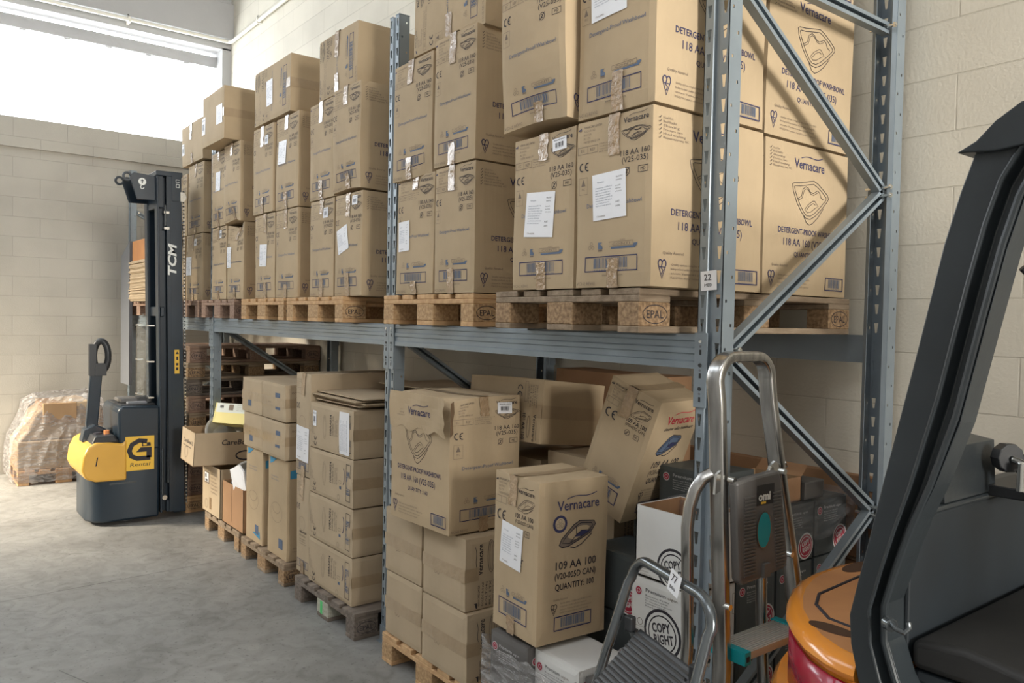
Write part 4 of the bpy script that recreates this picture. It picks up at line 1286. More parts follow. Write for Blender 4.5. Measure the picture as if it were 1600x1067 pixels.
def open_carton(label, x0, x1, y0, y1, z0, h, skin, seed=0, yaw=0, tilt=(0, 0), prints=None, flaps=(), name='open_carton', inner=None, notch=False):
    w, d = x1 - x0, y1 - y0
    t = .005
    inner = inner or CARDIN
    mb = MB()
    for (a, b_, c_, e_) in ((-w / 2, w / 2, -d / 2, -d / 2 + t), (-w / 2, w / 2, d / 2 - t, d / 2), (-w / 2, -w / 2 + t, -d / 2, d / 2), (w / 2 - t, w / 2, -d / 2, d / 2)):
        mb.box(a, b_, c_, e_, 0, h, skin)
    mb.box(-w / 2 + t, w / 2 - t, -d / 2 + t, -d / 2 + t + .0015, t, h - .001, inner); mb.box(-w / 2 + t, w / 2 - t, d / 2 - t - .0015, d / 2 - t, t, h - .001, inner)
    mb.box(-w / 2 + t, -w / 2 + t + .0015, -d / 2 + t, d / 2 - t, t, h - .001, inner); mb.box(w / 2 - t - .0015, w / 2 - t, -d / 2 + t, d / 2 - t, t, h - .001, inner)
    mb.box(-w / 2, w / 2, -d / 2, d / 2, 0, t, inner)
    if prints:
        prints(Face(mb, (-w / 2, -d / 2, 0), (1, 0, 0), (0, 0, 1)), Face(mb, (w / 2, -d / 2, 0), (0, 1, 0), (0, 0, 1)), w, d, h)
    o = mb.build(name, loc=((x0 + x1) / 2, (y0 + y1) / 2, z0), rot=(tilt[0], tilt[1], yaw))
    tag(o, label, 'carton')
    for (side, ang, ln) in flaps:
        f = MB()
        if side in 'fb':
            s = -1 if side == 'f' else 1
            f.box(-w / 2 + .004, w / 2 - .004, min(0, s * ln), max(0, s * ln), -.004, 0, skin)
            fo = f.build('flap', o, loc=(0, s * d / 2, h), rot=(s * math.radians(ang), 0, 0))
        else:
            s = -1 if side == 'l' else 1
            f.box(min(0, s * ln), max(0, s * ln), -d / 2 + .004, d / 2 - .004, -.004, 0, skin)
            fo = f.build('flap', o, loc=(s * w / 2, 0, h), rot=(0, -s * math.radians(ang), 0))
    return o


def pr_care(F, R, w, d, h):
    F.txt('CareBowl L', w * .18, h * .60, .032, BLACK, w=w * .72); F.line([(w * .15, h * .5), (w * .8, h * .5)], .005, BLACK); F.circ(w * .42, h * .32, .04, .004, GREYINK); F.txt('4L', w * .35, h * .1, .02, GREYINK)
    R.txt('CareBowl', d * .42, h * .62, .042, BLACK, w=d * .50, bold=True, shear=.15); R.circ(d * .82, h * .28, .075, .012, BLACK, ry=.035)


def pr_b(F, R, w, d, h):
    F.line([(w * .45, h * .12), (w * .45, h * .98)], .004, SEAM)
    R.txt('B', d * .08, h * .28, .09, BLACK)


cb = open_carton('open carton full of grey pulp bowls beside the lift mast', -4.945, -4.61, -.05, .44, .548, .258, CARD2, prints=pr_care, tilt=(-.04, .05))
open_carton('open box marked with a letter B holding papers, on the floor pallet', -4.43, -3.97, .12, .50, .146, .315, CARD3, prints=pr_b, flaps=(('b', 70, .16),))


def pr_be(F, R, w, d, h):
    F.rect(w * .12, h * .60, w * .40, h * .84, GREYINK); F.e = .002; F.rect(w * .15, h * .63, w * .36, h * .82, PAPER); F.e = .003
    F.txt('BE', w * .18, h * .72, .028, BLACK, bold=True); F.barcode(w * .16, h * .63, w * .36, h * .70, fr=False, n=10, bars=BLACK); F.e = .0012
    F.lines(w * .48, h * .82, w * .4, 6, .028, GREYINK); F.circ(w * .25, h * .18, .035, .004, GREYINK); F.rect(w * .42, h * .1, w * .54, h * .34, TAPE)


open_carton('printed carton with a small barcode label under the bowl carton', -4.90, -4.46, .11, .50, .146, .385, CARD2, prints=pr_be, inner=CARD2)
# pulp bowls
GBW = 'grey pulp bowls'


def bowl_mesh():
    return MB().lathe([(.06, 0), (.10, .005), (.135, .06), (.150, .062), (.152, .068), (.146, .070), (.130, .066), (.095, .012), (.05, .008)], PULP, n=36, sy=.86)


bp_ = bowl_mesh().build('pulp_bowl', smooth=True); bp_.location = (-4.80, .25, .745); bp_.rotation_euler = (0, .75, -.35); bp_.scale = (1.12, 1.12, 1.12)
tag(bp_, 'large grey pulp bowl tilted on edge at the top of the open carton', 'bowl', GBW)
for i, (dx, dy, z) in enumerate(((.005, .02, .665), (-.005, -.02, .63), (.0, .0, .595))):
    q = bp_.copy(); C.objects.link(q); q.location = (-4.775 + dx, .19 + dy, z); q.rotation_euler = (.04, .02, 1.57)
    q.scale = (.98, .98, .98)
    q['label'] = ['grey pulp bowl lying below the tilted one in the open carton', 'grey pulp bowl in the middle of the open carton', 'lowest grey pulp bowl in the open carton'][i]
q = bp_.copy(); C.objects.link(q); q.location = (-4.28, .28, .50); q.rotation_euler = (.9, .1, .8); q.scale = (.8, .8, .8)
q['label'] = 'small grey pulp bowl standing in the open box marked B'
# papers in box B
pb = MB().add([(-.10, 0, 0), (.10, 0, 0), (.08, .01, .22), (.0, .02, .27), (-.12, .0, .24)], [(0, 1, 2, 3, 4)], PAPER).build('paper_sheets', loc=(-4.06, .14, .36), rot=(.1, -.15, .1), solid=.012)
tag(pb, 'white papers sticking up out of the box marked B', 'paper')
tr = MB().box(-.10, .10, -.01, .01, 0, .16, GREYBOARD).build('grey_tray', loc=(-4.25, .20, .35), rot=(0, -.5, .1), bevel=.004)
tag(tr, 'small grey tray leaning in the box marked B', 'tray')


yb = MB().box(-.35, .35, -.17, .17, 0, .085, YELBOX).box(-.352, -.335, -.172, .172, 0, .16, YELBOX)
yb.box(-.335, .352, -.171, .172, .085, .16, PALEBOX)
G = Face(yb, (-.35, -.171, .085), (1, 0, 0), (0, 0, 1), .0012); G.barcode(.05, .03, .14, .06, fr=False, bars=BLACK, n=12); G.rect(.20, .02, .27, .065, GREYINK); G.lines(.32, .06, .25, 4, .014, GREYINK)
yo = yb.build('yellow_edged_carton', loc=(-4.63, .37, .825), rot=(-.30, 0, .55), bevel=.002); yo.scale = (.65, .8, 1); tag(yo, 'pale yellow and white box tilted behind the bowl carton', 'carton')
pc = carton('plain carton behind the open box marked B', -4.85, -4.10, .55, 1.1, .146, .62, 'plain', 78, tape='n', skin=CARD)

# ------------------------------------------------------------------ paper cartons near the ladder
GD = 'dark paper cartons behind the ladder'
rows = [(.20, .505), (.515, .80), (.805, .985), (.99, 1.225)]
for li, z in enumerate((.146, .372, .598, .824)):
    for ri, (a, c_) in enumerate(((.50, .735), (.745, .98), (.99, 1.225))):
        lb = ['bottom', 'second', 'third', 'top'][li] + ' dark paper carton, ' + ['nearest the ladder', 'middle', 'nearest the wall'][ri] + ' in the right row'
        if True:
            carton(lb, -.325, -.02, a, c_, z, .224, 'paper', 90 + li * 3 + ri, tape='n', skin=DARKCARD, bulge=.001, group=GD, name='paper_carton', kw={'dark': True})
for li, z in enumerate((.146, .376, .606)):
    carton(['bottom', 'second', 'top'][li] + ' dark paper carton in the left row beside the white boxes', -.64, -.335, .36, .60, z, .228, 'paper', 110 + li, tape='n', skin=DARKCARD, bulge=.001, group=GD, name='paper_carton', kw={'dark': True, 'small': False})
carton('dark paper carton with small print, standing highest behind the white boxes', -.50, -.21, .62, .86, .93, .225, 'paper', 120, tape='n', skin=DARKCARD, bulge=.001, group=GD, name='paper_carton', kw={'dark': True, 'big': False})
carton('plain dark carton under the highest paper carton', -.635, -.33, .62, .86, .146, .78, 'plain', 121, tape='n', skin=DARKCARD, bulge=.001, group=GD, name='paper_carton')


def pr_white(F, R, w, d, h):
    paperlogo(F, w * .66, h * .22, .075, BLACK, WHITECARD, BLACK)
    F.circ(w * .17, h * .18, .012, .002, GREYINK); F.lines(w * .09, h * .11, w * .2, 3, .010, GREYINK)


open_carton('open white paper box with brown inside behind the step stool', -.285, -.015, .26, .50, .825, .25, WHITECARD, prints=pr_white, inner=CARD3, name='open_paper_carton')
carton('white paper carton with a lid strip, middle of the white stack behind the stool', -.295, -.02, .255, .495, .575, .245, 'paper', 122, tape='n', skin=WHITECARD, bulge=.001, group='white paper cartons', name='paper_carton', kw={'dark': False, 'big': True})
carton('lower white paper carton behind the step stool', -.295, -.02, .255, .495, .330, .24, 'paper', 123, tape='n', skin=WHITECARD, bulge=.001, group='white paper cartons', name='paper_carton', kw={'dark': False})
carton('bottom white paper carton behind the step stool', -.295, -.02, .255, .495, .146, .18, 'plain', 124, tape='n', skin=WHITECARD, bulge=.001, group='white paper cartons', name='paper_carton')
open_carton('open brown box on top of the dark paper cartons', -.24, -.03, .62, .90, 1.055, .095, CARD3, flaps=(('b', 40, .06),))
lb_ = MB().box(-.02, .02, -.01, .01, 0, .01, CARD3)
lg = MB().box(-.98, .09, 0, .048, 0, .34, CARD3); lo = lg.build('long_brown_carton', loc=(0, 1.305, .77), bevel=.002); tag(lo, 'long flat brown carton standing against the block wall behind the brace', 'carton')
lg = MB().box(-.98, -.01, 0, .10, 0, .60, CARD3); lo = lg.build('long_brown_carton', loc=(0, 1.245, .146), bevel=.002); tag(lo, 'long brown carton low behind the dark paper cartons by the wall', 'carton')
gb = carton('plain grey box wrapped in film on top of the paper cartons by the ladder', -.20, -.03, .92, 1.06, 1.052, .075, 'plain', 125, tape='n', skin=PLATEGREY, bulge=.001)

# paper cartons under the standing carton, wrapped in film
GW = 'film-wrapped cartons under the standing carton'
carton('grey paper carton in film, front left under the standing carton', -.765, -.535, -.03, .24, .25, .285, 'paper', 130, tape='n', skin=PLATEGREY, bulge=.002, group=GW, name='paper_carton', kw={'dark': True})
carton('white paper carton in film, right under the standing carton', -.53, -.29, -.0, .24, .25, .28, 'paper', 131, tape='n', skin=WHITECARD, bulge=.002, group=GW, name='paper_carton', kw={'dark': False}, turn=None)
carton('white paper carton in film at the right end of the wrapped row', -.285, -.16, .02, .24, .25, .26, 'plain', 133, tape='n', skin=PLATEGREY, bulge=.002, group=GW, name='paper_carton')
carton('lower row carton of the film-wrapped base', -.77, -.16, -.03, .135, .0, .245, 'plain', 132, tape='n', skin=PLATEGREY, bulge=.002, group=GW, name='paper_carton')


def film_shell(name, label, x0, x1, y0, y1, z0, z1, seed, mt, amp=.01, top=True, cat='stretch film', drop=None):
    """crinkled film pulled round a load"""
    rnd = random.Random(seed)
    mb = MB()
    cx, cy = (x0 + x1) / 2, (y0 + y1) / 2
    per = []
    n = 14
    for (ax, ay, bx_, by_) in ((x0, y0, x1, y0), (x1, y0, x1, y1), (x1, y1, x0, y1), (x0, y1, x0, y0)):
        for i in range(n):
            per.append((ax + (bx_ - ax) * i / n, ay + (by_ - ay) * i / n))
    nz = 14
    vs_ = []
    for j in range(nz + 1):
        z = z0 + (z1 - z0) * j / nz
        for (px, py) in per:
            k = 1 + rnd.uniform(0, amp) * 2
            zz = z
            if drop and j == nz:
                zz = z - drop * rnd.uniform(0, 1) - drop * (px - x0) / (x1 - x0)
            vs_.append((cx + (px - cx) * k + rnd.uniform(0, amp) * (1 if px > cx else -1), cy + (py - cy) * k + rnd.uniform(0, amp) * (1 if py > cy else -1), zz))
    m_ = len(per)
    fs = [(j * m_ + i, j * m_ + (i + 1) % m_, (j + 1) * m_ + (i + 1) % m_, (j + 1) * m_ + i) for j in range(nz) for i in range(m_)]
    if top:
        fs.append(tuple(nz * m_ + i for i in range(m_)))
    mb.add(vs_, fs, mt)
    o = mb.build(name, smooth=False)
    tag(o, label, cat)
    return o


film_shell('stretch_film', 'crinkled clear film round the cartons under the standing carton', -.785, -.14, -.045, .255, .0, .515, 3, FILMD, .007, top=False, drop=.03)
film_shell('stretch_film', 'crumpled film over the top of the dark paper cartons', -.33, -.005, .49, 1.235, .90, 1.065, 5, FILM, .007, top=True)

# dark carton wedged at the back
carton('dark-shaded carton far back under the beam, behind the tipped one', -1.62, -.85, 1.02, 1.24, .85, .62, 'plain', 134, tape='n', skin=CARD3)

# far shelf load
shp = empty('cardboard_sheet_pile', (-6.88, .5, ZS + .146)); tag(shp, 'tall pile of flat cardboard sheets on the far shelf pallet', 'cardboard sheets', kind='stuff')
mb = MB(); rnd = random.Random(8)
for i in range(38):
    dx, dy = rnd.uniform(-.012, .012), rnd.uniform(-.012, .012)
    mb.box(-.36 + dx, .36 + dx, -.45 + dy, .55 + dy, i * .0108, i * .0108 + .0085, CARD2)
mb.build('sheets', shp)
ob_ = MB().box(-.34, .34, -.3, .35, 0, .22, ORANGED).build('orange_crate', loc=(-7.10, .42, ZS + .146 + .414), bevel=.01); tag(ob_, 'faded orange crate on top of the far pile of cardboard sheets', 'crate')
gp = MB().prism([(-7.86, .95), (-7.47, .95), (-7.47, 2.48), (-7.80, 2.36), (-7.86, 2.34)], .10, .13, 'y', GREYBOARD).build('grey_steel_panel'); tag(gp, 'upright grey steel panel against the far upright by the end wall', 'panel')
pallet('fresh', -6.3, .13, .0, 'orange-brown pallet low in the far bay, lowest of three', 'pallets low in the far bay')
for i in range(5):
    pallet('red', -6.35 + .01 * i, .13, .1445 * (i + 1), ['second', 'third', 'fourth', 'fifth', 'topmost'][i] + ' pallet from the floor in the low stack behind the lift', 'pallets low in the far bay')

# ------------------------------------------------------------------ film-wrapped pallet by the end wall
pw = pallet('fresh', 0, 0, 0, 'light pallet under the film-wrapped load by the end wall', None)
pw.rotation_euler = (0, 0, pi / 2); pw.location = (-7.72, -.52, 0); pw.scale = (1, .6, 1)


wl = MB().box(-8.05, -7.385, -.92, -.14, .146, .43, CARD); o = wl.build('film_wrapped_load', bevel=.01)
wl2 = MB().box(-8.0, -7.405, -.70, -.40, .60, .80, CARDIN); wl3 = MB().box(-8.02, -7.46, -.41, -.15, .435, .70, CARD3)
tag(o, 'brown boxed load under clear film on the pallet by the end wall', 'wrapped load')
wl4 = MB().prism([(-.91, .435), (-.15, .435), (-.17, .74), (-.30, .82), (-.66, .79), (-.76, .70), (-.84, .52)], -8.03, -7.42, 'x', CARD2)
wl4.build('padded_middle', o, bevel=.02)
wl2.build('upper_box', o, bevel=.006); wl3.build('upper_box', o, bevel=.006)
rnd = random.Random(12)
mb = MB()
ringsz = [(.03, .02, .0), (.15, .035, .0), (.30, .03, .0), (.44, .02, .01), (.55, .02, .07), (.68, .01, .11), (.79, .01, .14), (.85, -.03, .20)]
vs_ = []; per = []
for (ax, ay, bx_, by_) in ((0, 0, 1, 0), (1, 0, 1, 1), (1, 1, 0, 1), (0, 1, 0, 0)):
    for i in range(16):
        per.append((ax + (bx_ - ax) * i / 16, ay + (by_ - ay) * i / 16))
for z, g, ins in ringsz:
    for (a, c_) in per:
        x0, x1, y0, y1 = -8.07 - g, -7.365 + g - ins * .5, -.945 - g + ins, -.12 + g - ins * .35
        vs_.append((x0 + (x1 - x0) * a + rnd.uniform(-.008, .012), y0 + (y1 - y0) * c_ + rnd.uniform(-.008, .012), z + rnd.uniform(-.012, .012) + (.035 * c_ if z > .7 else 0)))
n_ = len(per)
mb.add(vs_, [(j * n_ + i, j * n_ + (i + 1) % n_, (j + 1) * n_ + (i + 1) % n_, (j + 1) * n_ + i) for j in range(len(ringsz) - 1) for i in range(n_)] + [tuple((len(ringsz) - 1) * n_ + i for i in range(n_))], FILMD)
tag(mb.build('stretch_film'), 'shiny stretch film pulled over the load by the end wall', 'stretch film')

# ------------------------------------------------------------------ pallet stacker (walk-behind lift)
st = empty('pallet_stacker', (-5.6, -.3, 0)); tag(st, 'dark navy and yellow walk-behind lift with tall mast, parked facing the far bay', 'forklift', kind='thing')


def sb(mb, name, parent=st, **k):
    """build in world coordinates under a thing standing at its own base"""
    o = mb.build(name, parent, **k)
    root = parent
    off = Vector((0, 0, 0))
    while root is not None:
        off += Vector(root.location) if root.type == 'EMPTY' else Vector((0, 0, 0))
        root = root.parent
    if parent.type == 'EMPTY':
        for v in o.data.vertices:
            v.co -= off
    else:
        for v in o.data.vertices:
            v.co -= off
    return o


body = MB().prism([(-5.30, -.12), (-5.95, -.12), (-5.95, -.53), (-5.90, -.62), (-5.80, -.655), (-5.45, -.655), (-5.35, -.61), (-5.30, -.54)][::-1], .03, .66, 'z', STACKDARK)
bo = sb(body, 'chassis_cover', bevel=.02, smooth=True)
ds = MB().box(-5.305, -5.297, -.50, -.30, .335, .35, GUN).box(-5.96, -5.955, -.62, -.6, .2, .22, BLACK)
sb(ds, 'trim_strip', bo)
tw = MB().prism([(-.12, .6), (-.43, .6), (-.44, .93), (-.41, .965), (-.12, .955)], -5.91, -5.295, 'x', STACKDARK)
to = sb(tw, 'battery_housing', bevel=.018, smooth=True)
pn = MB().box(-5.85, -5.36, -.41, -.14, .958, .972, RUBBER).box(-5.75, -5.5, -.38, -.22, .972, 1.005, PLATEGREY).box(-5.62, -5.45, -.25, -.15, .972, 1.02, RUBBER).box(-5.45, -5.38, -.35, -.2, .97, .99, GREYBOARD)
sb(pn, 'control_panel', bevel=.008)
yc = MB().prism([(-.375, .365), (-.60, .37), (-.675, .40), (-.705, .47), (-.69, .58), (-.655, .655), (-.60, .685), (-.50, .68), (-.41, .665), (-.375, .70)], -5.97, -5.283, 'x', YELLOW)
yo_ = sb(yc, 'yellow_front_cover', bevel=.028, smooth=True, seg=3)
sl = MB().prism([(-.605, .50), (-.597, .50), (-.585, .57), (-.593, .57)], -5.284, -5.280, 'x', BLACK)
sb(sl, 'slot', yo_)
cs = MB().prism([(-.63, .665), (-.60, .735), (-.46, .735), (-.42, .67)], -5.82, -5.31, 'x', RUBBER)
co = sb(cs, 'console', bevel=.015)
bt = MB().cyl((-5.42, -.50, .735), (-5.42, -.50, .765), .022, mat('orange_button', (.75, .28, .10), .4), 14).cyl((-5.45, -.56, .735), (-5.45, -.56, .745), .03, BLACK, 14)
sb(bt, 'button', co)
arm = MB().sweep([(-5.62, -.56, .66), (-5.62, -.575, .80), (-5.61, -.545, 1.22)], [(-.045, -.028), (.045, -.028), (.045, .028), (-.045, .028)], STACKDARK, upv=(1, 0, 0))
arm.prism([(-.66, .66), (-.64, .76), (-.56, .80), (-.48, .76), (-.46, .66)], -5.68, -5.54, 'x', STACKDARK)
ta = sb(arm, 'tiller_arm', bevel=.008)
lp = MB()
pts = []
for i in range(28):
    a = 2 * pi * i / 28
    pts.append((-5.60 + .055 * cos(a) * .4, -.51 + .050 * cos(a) , 1.36 + .125 * sin(a)))
lp.tube(pts, .026, RUBBER, 10, loop=True, upv=(1, 0, 0))
lp.box(-5.66, -5.56, -.56, -.475, 1.20, 1.30, RUBBER)
lp.box(-5.63, -5.57, -.60, -.55, 1.20, 1.46, RUBBER)
sb(lp, 'tiller_handle', ta, smooth=True)
# brand plate
rp = MB().box(-5.298, -5.293, -.385, -.165, .435, .715, STICKY)
G = Face(rp, (-5.293, -.385, .435), (0, 1, 0), (0, 0, 1), .001)
gw = .22
G.line([(.165, .235), (.105, .245), (.05, .215), (.03, .165), (.045, .12), (.09, .098), (.19, .098)], .038, BLACK)
G.poly([(.08, .150), (.115, .187), (.20, .187), (.20, .10), (.16, .10), (.16, .150)], BLACK)
G.poly([(.125, .195), (.125, .24), (.132, .24), (.135, .20), (.16, .20), (.165, .225), (.19, .225), (.195, .195)], BLACK)
G.txt('Rental', .11, .035, .030, BLACK, w=.15, al='c', shear=.2)
rp2 = sb(rp, 'rental_sign_plate')
# mast (tilted slightly back)
tilt_ = math.radians(-1.0)
Mm = Matrix.Translation((0, -.02, 0)) @ Matrix.Rotation(-tilt_ * -1 * -1, 4, 'X')
Mm = Matrix.Translation((0, 0, 0)) @ Matrix.Rotation(math.radians(0.95), 4, 'X')


def chan(x0, x1, y0, y1, z0, z1, openx, t=.014):
    m_ = MB()
    if openx > 0:
        m_.prism([(x1, y0), (x1, y0 + t), (x0 + t, y0 + t), (x0 + t, y1 - t), (x1, y1 - t), (x1, y1), (x0, y1), (x0, y0)], z0, z1, 'z', STACKDARK, Mm)
    else:
        m_.prism([(x0, y0), (x0, y0 + t), (x1 - t, y0 + t), (x1 - t, y1 - t), (x0, y1 - t), (x0, y1), (x1, y1), (x1, y0)], z0, z1, 'z', STACKDARK, Mm)
    return m_


for (x0, x1, s) in ((-5.385, -5.295, 1), (-5.735, -5.645, -1)):
    sb(chan(x0, x1, -.11, .0, .06, 2.86, s), 'mast_channel', bevel=.003, seg=1)
    sb(chan(x0 + (.012 if s < 0 else -.03), x1 + (.03 if s < 0 else -.012), .0, .085, .06, 2.88, s), 'mast_channel', bevel=.003, seg=1)
for bb in ((-5.74, -5.29, -.115, .09, 2.86, 2.90), (-5.72, -5.31, -.10, -.06, 2.60, 2.86), (-5.72, -5.31, -.06, .08, .06, .16), (-5.72, -5.31, -.09, -.06, 1.70, 1.78)):
    sb(MB().box(*bb, STACKDARK, Mm), 'mast_crossbar', bevel=.004, seg=1)
fp = MB().box(-5.35, -5.285, .005, .07, 2.66, 2.88, STACKDARK, Mm)
fp.cyl((-5.40, .035, 2.70), (-5.29, .035, 2.70), .04, ZINC, 20)
fp.cyl((-5.345, -.035, .30), (-5.345, -.035, 2.6), .022, GUN, 14)
for z in (2.55, 2.42):
    fp.box(-5.30, -5.285, -.06, -.02, z, z + .02, ZINC, Mm)
fp.box(-5.30, -5.284, -.055, -.045, 2.45, 2.62, GUN, Mm)
sb(fp, 'chain_pulley')
ch = MB()
for i in range(170):
    z = .12 + i * .0155
    ch.box(-5.312, -5.298, .092, .104, z, z + .0105, GUN if i % 2 else ZINC, Mm)
sb(ch, 'lift_chain')
for (x, lx) in ((-5.37, 0), (-5.66, 0)):
    lg = MB()
    outer = [(-.11, 2.66), (-.11, 2.86), (-.27, 2.875), (-.29, 2.86), (-.30, 2.82), (-.25, 2.66)]
    lg.prism(outer, x, x + .014, 'x', STACKDARK, Mm)
    lg.sweep([Mm @ Vector((x + .007, -.32 + .030 * cos(a * pi / 8), 2.838 + .030 * sin(a * pi / 8))) for a in range(16)], [(-.009, -.008), (.009, -.008), (.009, .008), (-.009, .008)], STACKDARK, loop=True, upv=(1, 0, 0))
    lo_ = sb(lg, 'lifting_lug', bevel=.003, seg=1)
    if x > -5.5:
        hk = MB()
        G = Face(hk, Mm @ Vector((x + .014, -.21, 2.77)), (0, 1, 0), (0, 0, 1), .002)
        G.disc(0, .035, .030, WHITEP); G.e = .003; G.poly([(-.004, .02), (.004, .02), (.004, .04), (.014, .04), (0, .055), (-.014, .04), (-.004, .04)], STACKDARK); G.e = .002
        G.arc(0, -.01, .013, .013, 110, 360, .006, WHITEP)
        sb(hk, 'hook_sticker', lo_)
tm = MB()
G = Face(tm, Mm @ Vector((-5.295, .030, 2.03)), (0, 0, 1), (0, -1, 0), .0015)
G.txt('TCM', 0, .0, .062, WHITEP, w=.26, bold=2, shear=.25)
G2 = Face(tm, Mm @ Vector((-5.2835, .062, 2.77)), (0, 0, 1), (0, -1, 0), .002); G2.frame(0, 0, .03, .028, .004, WHITEP); G2.line([(.045, .0), (.045, .028), (.065, .028), (.065, .0)], .004, WHITEP)
# moves the wordmark out onto its own backing flange
tm.box(-5.31, -5.2955, -.038, .082, .06, 2.86, STACKDARK, Mm)
sb(tm, 'mast_face')
ws = MB().box(-5.2955, -5.2935, .012, .05, 1.22, 1.42, STICKY, Mm)
G = Face(ws, Mm @ Vector((-5.2935, .012, 1.22)), (0, 1, 0), (0, 0, 1), .001)
G.poly([(.006, .165), (.032, .165), (.019, .19)], BLACK); G.rect(.012, .115, .026, .145, BLACK); G.rect(.010, .07, .028, .09, BLACK); G.rect(.010, .03, .028, .055, BLACK)
sb(ws, 'warning_sticker')
gd = MB()
prof = [(-5.80, .95), (-5.42, .95), (-5.42, 1.62), (-5.48, 1.68), (-5.60, 1.72), (-5.74, 1.68), (-5.80, 1.62)]
gd.prism(prof, -.19, -.184, 'y', CLEAR)
go_ = sb(gd, 'clear_guard')
gc = MB()
for z in (1.02, 1.32, 1.62):
    for x in (-5.79, -5.40):
        gc.box(x - .04, x + .03, -.195, -.15, z - .006, z + .006, ZINC)
sb(gc, 'guard_clip', go_)
hs = MB().tube([(-5.29, -.10, .60), (-5.285, -.10, .40), (-5.285, -.10, .22), (-5.29, -.085, .19)], .008, GUN, 8).cyl((-5.30, -.085, .19), (-5.27, -.085, .19), .02, ZINC, 12)
sb(hs, 'hydraulic_hose', smooth=True)
lgm = MB().box(-5.72, -5.32, .0, .10, .04, .10, STACKDARK)
sb(lgm, 'fork_leg', bevel=.01)
wh = MB().cyl((-5.40, -.35, .07), (-5.48, -.35, .07), .07, RUBBER, 18).cyl((-5.85, -.35, .07), (-5.75, -.35, .07), .07, RUBBER, 18)
sb(wh, 'wheel', smooth=True)

# ------------------------------------------------------------------ folded platform ladder
ld = empty('platform_ladder', (.32, .1, 0)); tag(ld, 'tall worn chrome folding ladder with grey platform and teal caps against the rack end', 'ladder', kind='thing')


def rr(w_, t_, r=.008, n=3):
    out = []
    for (cx, cy, a0) in ((w_ / 2 - r, t_ / 2 - r, 0), (-w_ / 2 + r, t_ / 2 - r, 90), (-w_ / 2 + r, -t_ / 2 + r, 180), (w_ / 2 - r, -t_ / 2 + r, 270)):
        for i in range(n + 1):
            a = math.radians(a0 + 90 * i / n); out.append((cx + r * cos(a), cy + r * sin(a)))
    return out


def rail_path():
    # near rail down-up, bend, far rail down; flares towards the floor
    P = [(.345, -.075, .02), (.335, -.035, .75), (.305, -.050, 1.50)]
    cx, cz, r = .300, 1.565, .07
    for a in range(0, 91, 15):
        P.append((cx, -.055 + r - r * cos(math.radians(a)), cz + r * sin(math.radians(a))))
    for a in range(0, 91, 15):
        P.append((cx, .195 - r + r * sin(math.radians(a)), cz + r * cos(math.radians(a))))
    P += [(.305, .198, 1.50), (.315, .248, 1.25), (.335, .305, .95), (.345, .40, .45), (.35, .48, .02)]
    return P


fr = MB().sweep(rail_path(), rr(.028, .052), CHROME, upv=(0, 0, 1))
# profile: wide side along the depth
fr = MB().sweep(rail_path(), rr(.030, .050), CHROME, upv=(1, 0, 0))
sb(fr, 'front_rail', ld, smooth=True)
for (ya, yb_) in ((-.10, -.13), (.26, .36)):
    hr = MB()
    hr.sweep([(.24, yb_, .02), (.245, ya + .02, .80), (.25, ya, 1.14), (.254, ya + .003, 1.20), (.264, ya + .012, 1.25), (.278, ya + .028, 1.285), (.295, ya + .048, 1.30)], rr(.026, .034), CHROME, upv=(1, 0, 0))
    sb(hr, 'rear_leg', ld, smooth=True)
pl = MB()
PM = Matrix.Translation((.352, 0, 0))
quad = [(-.045, 1.285), (.015, 1.293), (.16, 1.300), (.175, 1.27), (.218, 1.03), (.205, 1.0), (.0, .985), (-.02, 1.0)]
pl.prism(quad, .345, .375, 'x', PLATEGREY)
po = sb(pl, 'platform', ld, bevel=.008)
rb = MB()
for i in range(24):
    z = 1.235 - i * .0098
    sh = (1.29 - z) * .16
    rb.box(.375, .3785, -.012 + sh * .25, .040 + sh * .3, z, z + .0045, PLATEGREY); rb.box(.375, .3785, .120 + sh * .8, .160 + sh * 1.0, z, z + .0045, PLATEGREY)
rb.box(.375, .385, .085, .115, .995, 1.035, PLATEGREY)
sb(rb, 'grip_pattern', po)
od = MB(); G = Face(od, (.375, .086, 1.135), (0, 1, 0), (0, 0, 1), .004)
G.disc(0, 0, .032, TEAL, ry=.052, e=.004); G.circ(0, 0, .033, .003, CHROME, ry=.053)
sb(od, 'teal_badge', po)
om = MB(); G = Face(om, (.375, .05, 1.222), (0, 1, 0), (0, 0, 1), .002)
G.rect(.0, -.014, .085, .045, RUBBER, e=.0008); G.e = .0015; G.txt('omi', .008, .0, .024, WHITEP, w=.058, bold=2); G.rect(.02, -.011, .045, -.004, STICKY)
sb(om, 'maker_badge', po)
for (y, z) in ((-.04, 1.29), (.205, 1.29), (.255, 1.03), (-.045, .93)):
    sb(MB().cyl((.345, y, z), (.366, y, z), .009, ZINC, 12), 'rivet', ld, smooth=True)
for y in (-.055, .200):
    bl = MB(); bl.prism([(y - .03, 1.25), (y + .03, 1.27), (y + .025, 1.305), (y, 1.318), (y - .025, 1.305)], .325, .333, 'x', ZINC)
    sb(bl, 'hinge_plate', ld)
for (z, k) in ((.80, 0), (.55, 1), (.30, 2)):
    ya, yb2 = -.01 - k * .012, .245 + k * .05
    t_ = MB().box(.290, .395, ya, yb2 + .04, z - .022, z, ALU)
    for i in range(11):
        t_.box(.293 + i * .0093, .297 + i * .0093, ya, yb2 + .04, z, z + .0025, ALU)
    to_ = sb(t_, 'step', ld)
    for yy in (ya - .012, yb2 + .028):
        c_ = MB().box(.284, .402, yy, yy + .028, z - .032, z + .006, TEAL)
        c_.box(.402, .404, yy + .006, yy + .02, z - .022, z - .006, BLACK)
        sb(c_, 'end_cap', to_, bevel=.004)

ld.location.x -= .055; ld.location.y += .06

